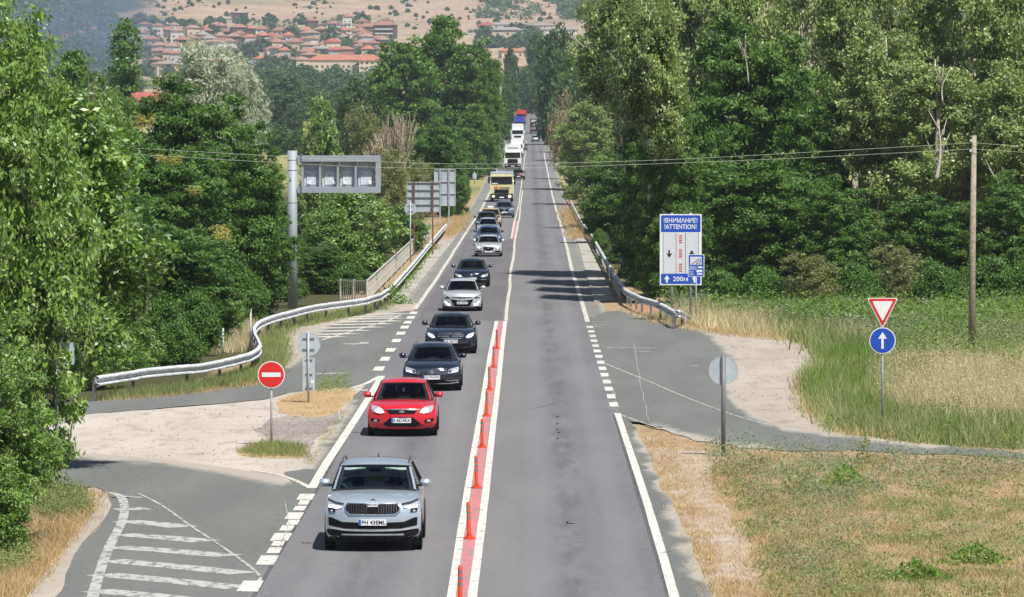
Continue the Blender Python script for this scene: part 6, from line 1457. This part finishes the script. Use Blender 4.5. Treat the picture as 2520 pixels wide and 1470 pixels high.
# ------------------------------------------------------------------ grasses
def samp(poly, n, pw=1.0):
    xs = [p[0] for p in poly]; ys = [p[1] for p in poly]; o = []
    while len(o) < n:
        k = n*3; X = NR.uniform(min(xs), max(xs), k); Y = min(ys)+(max(ys)-min(ys))*NR.random(k)**pw
        o += [(a, b) for a, b in zip(X, Y) if inpoly(a, b, poly)]
    return np.array(o[:n])
def ground_pts(px):
    d = np.array([[(a-CX)/F, (CY-b)/F, -1.] for a, b in px])@np.array(MROT).T; t = -CAMH/d[:, 2]; return np.stack([d[:, 0]*t, d[:, 1]*t, np.zeros(len(t))], 1)
def blades(name, label, poly, n, h, wd, m, lean=.35, clump=0, cr_=.25, thr=None, cat='grass', z=-.04, pw=1.0, wobble=0.):
    px = samp(poly, n if not clump else max(1, n//clump), pw)
    if thr is not None:
        f = np.array([noise.noise(Vector((a/70, b/28, thr[1]))) for a, b in px]); px = px[f > thr[0]]
    px = px+np.array([[noise.noise(Vector((a/38, b/16, 1)))*26, noise.noise(Vector((a/38, b/16, 8)))*13] for a, b in px])*wobble
    p = ground_pts(px)
    if clump:
        p = np.repeat(p, clump, 0); p[:, :2] += NR.normal(size=(len(p), 2))*cr_*[1, 1.5]
    k = len(p); p[:, 2] = z; H_ = (h[0]+(h[1]-h[0])*NR.random(k)**1.3)[:, None]
    a = NR.uniform(0, math.pi, k); s = np.stack([np.cos(a), np.sin(a), np.zeros(k)], 1)*(wd*(.6+.8*NR.random(k)))[:, None]*.5
    tip = p+np.concatenate([NR.normal(size=(k, 2))*lean*H_, H_], 1)
    V = np.stack([p-s, p+s, tip], 1); o = link(name, fastmesh(name, V.reshape(-1, 3), 3, m, NR.random(k))); tag(o, label, cat, kind='stuff'); return o
def leafy(name, label, poly, n, h, ls, m, asp=.4, clump=20, cr_=.3, thr=None, cat='weeds', kind='stuff', hang=0, wobble=0.):
    """broad-leaved weeds: small leaves up the height of the plants"""
    px = samp(poly, max(1, n//clump))
    if thr is not None:
        f = np.array([noise.noise(Vector((a/70, b/28, thr[1]))) for a, b in px]); px = px[f > thr[0]]
    px = px+np.array([[noise.noise(Vector((a/45, b/16, 1)))*40, noise.noise(Vector((a/45, b/16, 8)))*20] for a, b in px])*wobble
    p = ground_pts(px); hh = h[0]+(h[1]-h[0])*NR.random(len(p)); ci = np.repeat(np.arange(len(p)), clump); q = p[ci]; q[:, :2] += NR.normal(size=(len(q), 2))*cr_; q[:, 2] = NR.random(len(q))*hh[ci]
    V = leafquads(q, ls, asp, .5, hang); o = link(name, fastmesh(name, V.reshape(-1, 3), 4, m, np.clip(NR.random(len(p))[ci]*.5+NR.random(len(q))*.5, 0, 1)))
    tag(o, label, cat, kind=kind); return o
PLOT = [(1760, 1112), (2540, 1128), (2540, 1490), (1900, 1490), (1850, 1330), (1760, 1200)]
blades('low_grass', 'low patchy green grass of the lower right plot', PLOT, 52000, (.04, .2), .02, G_GREEN, .55, 12, .2, (.10, 4))
blades('dry_grass', 'short dry straw grass of the lower right plot', PLOT, 52000, (.02, .13), .018, G_DRY, .65, 10, .25, (-.3, 9))
blades('dry_grass', 'thin orange dry grass on the pale verge below the right side road', [(1580, 1060), (1780, 1095), (1800, 1200), (1900, 1360), (2020, 1490), (1745, 1490), (1680, 1290), (1605, 1130)], 30000, (.02, .12), .015, G_DRY, .6, 8, .2, (-.15, 2))
leafy('weeds', 'grey-green weeds standing along the upper edge of the lower right plot', [(1740, 1090), (2540, 1125), (2540, 1180), (1860, 1250), (1760, 1180)], 15000, (.12, .5), .07, G_GREY, .35, 22, .18, (-.05, 6))
leafy('weeds', 'scattered green weeds over the lower right plot', PLOT, 30000, (.06, .38), .065, G_GREEN, .4, 26, .14, (.03, 12))
leafy('weeds', 'grey flowering weeds in the left part of the lower right plot', [(1830, 1230), (2100, 1150), (2150, 1330), (2080, 1480), (1960, 1480), (1900, 1350)], 14000, (.1, .5), .045, G_GREY, .3, 34, .10, (-.05, 52))
blades('dry_grass', 'matted orange-brown dead grass streaks in the lower right plot', PLOT, 24000, (.03, .14), .02, G_RUSSET, .8, 14, .3, (.12, 62))
TG = [(1990, 935), (2030, 900), (2060, 850), (2120, 800), (2540, 790), (2540, 1108), (2240, 1086), (2060, 1062), (2005, 1000)]
blades('tall_grass', 'tall green grass around the give way sign', TG, 70000, (.12, .7), .03, G_GREEN, .42, 10, .3)
blades('tall_grass', 'lush green tall grass left of the give way sign', [(2000, 965), (2040, 890), (2140, 850), (2330, 850), (2300, 920), (2180, 1000), (2080, 1040)], 26000, (.2, .75), .035, G_LUSH, .4, 12, .3, (-.1, 3), wobble=1.)
blades('tall_grass', 'lush green patches low in the grass right of the give way pole', [(2200, 980), (2540, 970), (2540, 1090), (2260, 1080)], 26000, (.15, .5), .03, G_LUSH, .4, 12, .3, (.02, 13), wobble=.6)
blades('straw_grass', 'tall pale straw grass below the utility pole', [(2175, 925), (2230, 890), (2540, 895), (2540, 1045), (2400, 1040), (2190, 1010)], 52000, (.25, .9), .026, G_STRAW, .34, 10, .35, (-.15, 21), wobble=2.4)
leafy('straw_grass', 'fluffy pale seed heads of the straw grass below the utility pole', [(2175, 915), (2230, 885), (2540, 890), (2540, 1045), (2400, 1040), (2190, 1010)], 42000, (.5, 1.05), .05, G_STRAW, .5, 14, .35, (-.12, 21), cat='grass', wobble=1.8)
blades('straw_grass', 'thin pale straw heads among the green grass on the right', TG, 16000, (.3, .9), .022, G_STRAW, .3, 6, .3, (.08, 31), wobble=.5)
blades('straw_grass', 'pale straw grass beside the sunken guardrail end', [(1690, 765), (1760, 740), (1900, 760), (1960, 830), (1760, 815)], 22000, (.2, .8), .04, G_STRAW, .35, 10, .4, (-.2, 5), wobble=.6)
blades('straw_grass', 'pale straw patch left of the give way triangle', [(1990, 760), (2090, 745), (2140, 780), (2130, 840), (2050, 850)], 14000, (.2, .9), .04, G_STRAW, .3, 10, .4, (-.15, 6), wobble=.8)
blades('tall_grass', 'tall green weeds before the right wood', [(1700, 760), (1850, 772), (2540, 776), (2540, 860), (2060, 880), (1950, 825), (1760, 795)], 40000, (.2, .9), .05, G_GREEN, .4, 10, .5, (-.3, 7))
leafy('weeds', 'leafy dark green weeds at the foot of the right wood', [(1640, 745), (1800, 765), (2540, 768), (2540, 815), (2200, 835), (1960, 810), (1700, 775)], 52000, (.3, 1.1), .16, G_LUSH, .42, 40, .5, (-.12, 14), hang=.3)
leafy('weeds', 'grey-green tall weeds before the right wood', [(1640, 750), (1800, 768), (2540, 772), (2540, 880), (2250, 880), (1960, 815), (1700, 780)], 40000, (.3, 1.1), .13, G_GREY, .36, 36, .5, (-.1, 24), hang=.2)
leafy('weeds', 'pale green tall weeds right of the give way triangle', [(2210, 800), (2540, 770), (2540, 905), (2200, 930)], 36000, (.4, 1.3), .10, G_GREEN, .3, 30, .45, (-.12, 34), wobble=1.6)
leafy('weeds', 'tall sprawling green plants in the field right of the give way triangle', [(2200, 800), (2540, 790), (2540, 930), (2230, 930)], 22000, (.6, 1.5), .11, G_LUSH, .38, 60, .28, (0., 71), hang=.3, wobble=1.6)
leafy('weeds', 'leafy weeds in the grass around the give way pole', TG, 26000, (.1, .6), .085, G_LUSH, .4, 20, .3, (.0, 44))
blades('dry_grass', 'dry grass edge along the gravel on the right', [(1530, 764), (1760, 808), (2030, 835), (2060, 880), (1995, 960), (2020, 1010), (2170, 1078), (2100, 1075), (1985, 1010), (1965, 950), (2020, 885), (1980, 845), (1740, 822), (1600, 795)], 14000, (.05, .3), .025, G_DRY, .5, 8, .25)
blades('dry_grass', 'orange dry verge left of the yellow tanker', [(1098, 582), (1100, 545), (1200, 430), (1222, 430), (1160, 500), (1130, 560)], 26000, (.05, .35), .05, G_DRY, .4, 8, .5)
blades('dry_grass', 'dry verge right of the far road beside the upper guardrail', [(1352, 440), (1368, 440), (1440, 590), (1415, 588), (1385, 520)], 12000, (.1, .5), .06, G_DRY, .4, 8, .4)
blades('roadside_grass', 'green grass strip below the left guardrail', [(240, 985), (500, 952), (630, 912), (660, 830), (740, 790), (950, 750), (945, 762), (720, 808), (686, 830), (690, 890), (640, 940), (420, 972)], 30000, (.06, .42), .028, G_GREEN, .4, 12, .25)
blades('dry_grass', 'dry grass fringe below the left guardrail', [(240, 990), (500, 955), (630, 922), (665, 850), (700, 812), (690, 890), (640, 946), (420, 975)], 12000, (.04, .2), .025, G_DRY, .5, 8, .25)
blades('dry_grass', 'dry grass patch behind the guardrail bend', [(555, 815), (625, 800), (618, 850), (560, 870)], 5000, (.2, .6), .03, G_STRAW, .3, 12, .3)
blades('dry_grass', 'orange dry grass on the traffic island', [(690, 985), (750, 965), (870, 958), (860, 985), (835, 1012), (770, 1028), (690, 1020)], 9000, (.02, .13), .016, G_DRY, .5, 10, .2)
leafy('weeds', 'dark weeds on the top of the traffic island', [(780, 950), (860, 935), (858, 962), (785, 972)], 2200, (.15, .5), .06, G_GREEN, .3, 20, .1)
blades('weeds', 'green tuft and dry grass at the foot of the no entry sign', [(590, 1112), (650, 1092), (740, 1100), (745, 1125), (620, 1125)], 4000, (.05, .3), .02, G_GREEN, .45, 12, .12, cat='weeds')
blades('dry_grass', 'orange dry grass at the foot of the no entry sign', [(585, 1112), (650, 1096), (745, 1100), (750, 1130), (610, 1128)], 6000, (.03, .14), .015, G_DRY, .6, 10, .12)
leafy('weeds', 'thin line of weeds along the right edge of the traffic island', [(846, 1012), (852, 1016), (806, 1082), (768, 1140), (752, 1150), (800, 1075)], 1700, (.03, .14), .03, G_GREEN, .4, 14, .08)
leafy('weeds', 'grey-green weed clump beside the bare pole at lower left', [(60, 1215), (140, 1200), (210, 1222), (215, 1265), (110, 1280), (70, 1260)], 9000, (.15, .5), .06, G_GREEN, .35, 24, .12)
blades('dry_grass', 'orange dry grass bank at the lower left corner', [(-20, 1220), (200, 1205), (262, 1222), (222, 1262), (160, 1340), (40, 1490), (-20, 1490)], 26000, (.03, .25), .017, G_DRY, .5, 12, .14)
leafy('weeds', 'green weeds on the dry bank in the lower left corner', [(-20, 1350), (60, 1345), (80, 1400), (-20, 1420)], 4000, (.1, .4), .06, G_GREEN, .35, 20, .12)
leafy('weeds', 'small green weeds growing along the bridge walkway on the left', [(958, 752), (990, 735), (1000, 690), (1060, 612), (1090, 598), (1050, 640), (985, 735)], 1500, (.1, .5), .12, G_LUSH, .5, 16, .15)
def clumpweed(label, x, y, n, r, h, m, ls=.11):
    g = G(x, y); q = NR.normal(size=(n, 3))*[r, r, 0]+[g.x, g.y, 0]; q[:, 2] = NR.random(n)*h*np.exp(-((q[:, 0]-g.x)/r/1.6)**2); V = leafquads(q, ls, .42, .5); o = link('weed_clump', fastmesh('weed_clump', V.reshape(-1, 3), 4, m, NR.random(n))); tag(o, label, 'weed', 'green weed clumps in the lower right plot', 'stuff')
clumpweed('bright green broad-leaved clump in the upper middle of the lower right plot', 2078, 1195, 420, .30, .45, G_LUSH)
clumpweed('bright green clump at the right of the lower right plot', 2400, 1385, 520, .32, .35, G_LUSH)
clumpweed('bright green clump near the bottom edge of the lower right plot', 2255, 1425, 420, .30, .35, G_LUSH)
clumpweed('green tuft left of the broad-leaved clump', 1975, 1210, 520, .35, .5, G_GREEN, .09)
clumpweed('tall green plant standing by the side road edge', 2130, 1140, 320, .14, .75, G_GREEN, .08)
clumpweed('grey flowering weeds in the lower left of the plot', 1960, 1405, 420, .35, .5, G_GREY, .06)
clumpweed('bushy plant at the lower end of the left bridge railing', 962, 748, 300, .45, 1.0, G_LUSH, .2)
# litter and stones
WHT = mat('litter_white', (.72, .72, .70), .7)
for i, (x, y, s_, lab) in enumerate([(2088, 812, .5, 'white board fragment lying in the weeds left of the give way sign'), (2035, 810, .35, 'pale stone in the weeds left of the board fragment'), (2330, 1072, .3, 'pale stone in the grass right of the give way pole'), (1330, 0, 0, '')][:3]):
    g = G(x, y); t = MB().box((0, 0, .12+s_*.2), (s_, s_*.4, s_*.6), taper=.8).build('stone' if 'stone' in lab else 'litter', WHT, None, bevel=.03); t.location = (g.x, g.y, .05+(.25 if i == 0 else 0)); t.rotation_euler = (.3, .4*i, .5+i); tag(t, lab, 'stone' if 'stone' in lab else 'litter')
n = 420; px = samp([(240, 1010), (650, 985), (760, 990), (800, 1040), (740, 1150), (500, 1140), (250, 1115)], n); mb = MB()
for a, b, c_ in ground_pts(px): s_ = RN.uniform(.008, .028); mb.box((a, b, s_*.3), (s_*1.5, s_*2, s_), RN.uniform(0, 3), taper=.6)
tag(mb.build('pebbles', CRUMB), 'loose pebbles strewn over the pale gravel island', 'pebbles', kind='stuff')
px = samp([(1600, 800), (1800, 850), (2000, 870), (1980, 960), (2000, 1040), (1830, 1000)], 260); mb = MB()
for a, b, c_ in ground_pts(px): s_ = RN.uniform(.008, .03); mb.box((a, b, s_*.3), (s_*1.5, s_*2, s_), RN.uniform(0, 3), taper=.6)
tag(mb.build('pebbles', CRUMB), 'loose pebbles on the pinkish gravel of the right side road', 'pebbles', kind='stuff')

# ------------------------------------------------------------------ sky dome stays the world; haze box round everything seen
def volume(name, mb, dens, col, label, em=None):
    k = N(name); v = k.n('ShaderNodeVolumePrincipled'); v.inputs['Color'].default_value = (*col, 1); v.inputs['Density'].default_value = dens; v.inputs['Anisotropy'].default_value = 0.2
    k.l(v.outputs[0], k.out.inputs['Volume']); o = mb.build(name, k.m); tag(o, label, name, kind='stuff'); return o
if HAZE: volume('haze', MB().box((0, 4550, 320), (8000, 9900, 660)), HAZE, (.70, .80, .95), 'thin bluish summer haze over the valley')

k = N('smoke'); v = k.n('ShaderNodeVolumePrincipled'); v.inputs['Color'].default_value = (.42, .60, .98, 1); v.inputs['Anisotropy'].default_value = .2
co = k.obj(); ln = k.n('ShaderNodeVectorMath', operation='LENGTH'); k.l(co, ln.inputs[0]); nz = k.noise(co, 1.7, 3)
f = k.math('MULTIPLY', k.ramp(ln.outputs['Value'], 1.0, .15), k.ramp(nz, .30, .72)); k.l(k.math('MULTIPLY', f, .0075), v.inputs['Density']); k.l(v.outputs[0], k.out.inputs['Volume'])
for i, (x, y, Y, a, b, c_) in enumerate([(180, 30, 3000, 52, 120, 30), (300, 45, 3010, 40, 110, 36), (95, 75, 2990, 34, 100, 20), (250, 120, 2980, 40, 90, 26)]):
    p = P(x, y, Y); mb = MB(); mb.grid([[(math.cos(g_)*math.cos(e), math.sin(g_)*math.cos(e), math.sin(e)) for g_ in [2*math.pi*q/16 for q in range(17)]] for e in [math.pi*(q/8-.5) for q in range(9)]])
    o = mb.build('smoke', k.m); o.location = p; o.scale = (a, b, c_); tag(o, 'thin blue smoke before the wooded hill at top left, %s' % ['upper wisp', 'right wisp', 'left wisp', 'low wisp over the cream block'][i], 'smoke', kind='stuff')
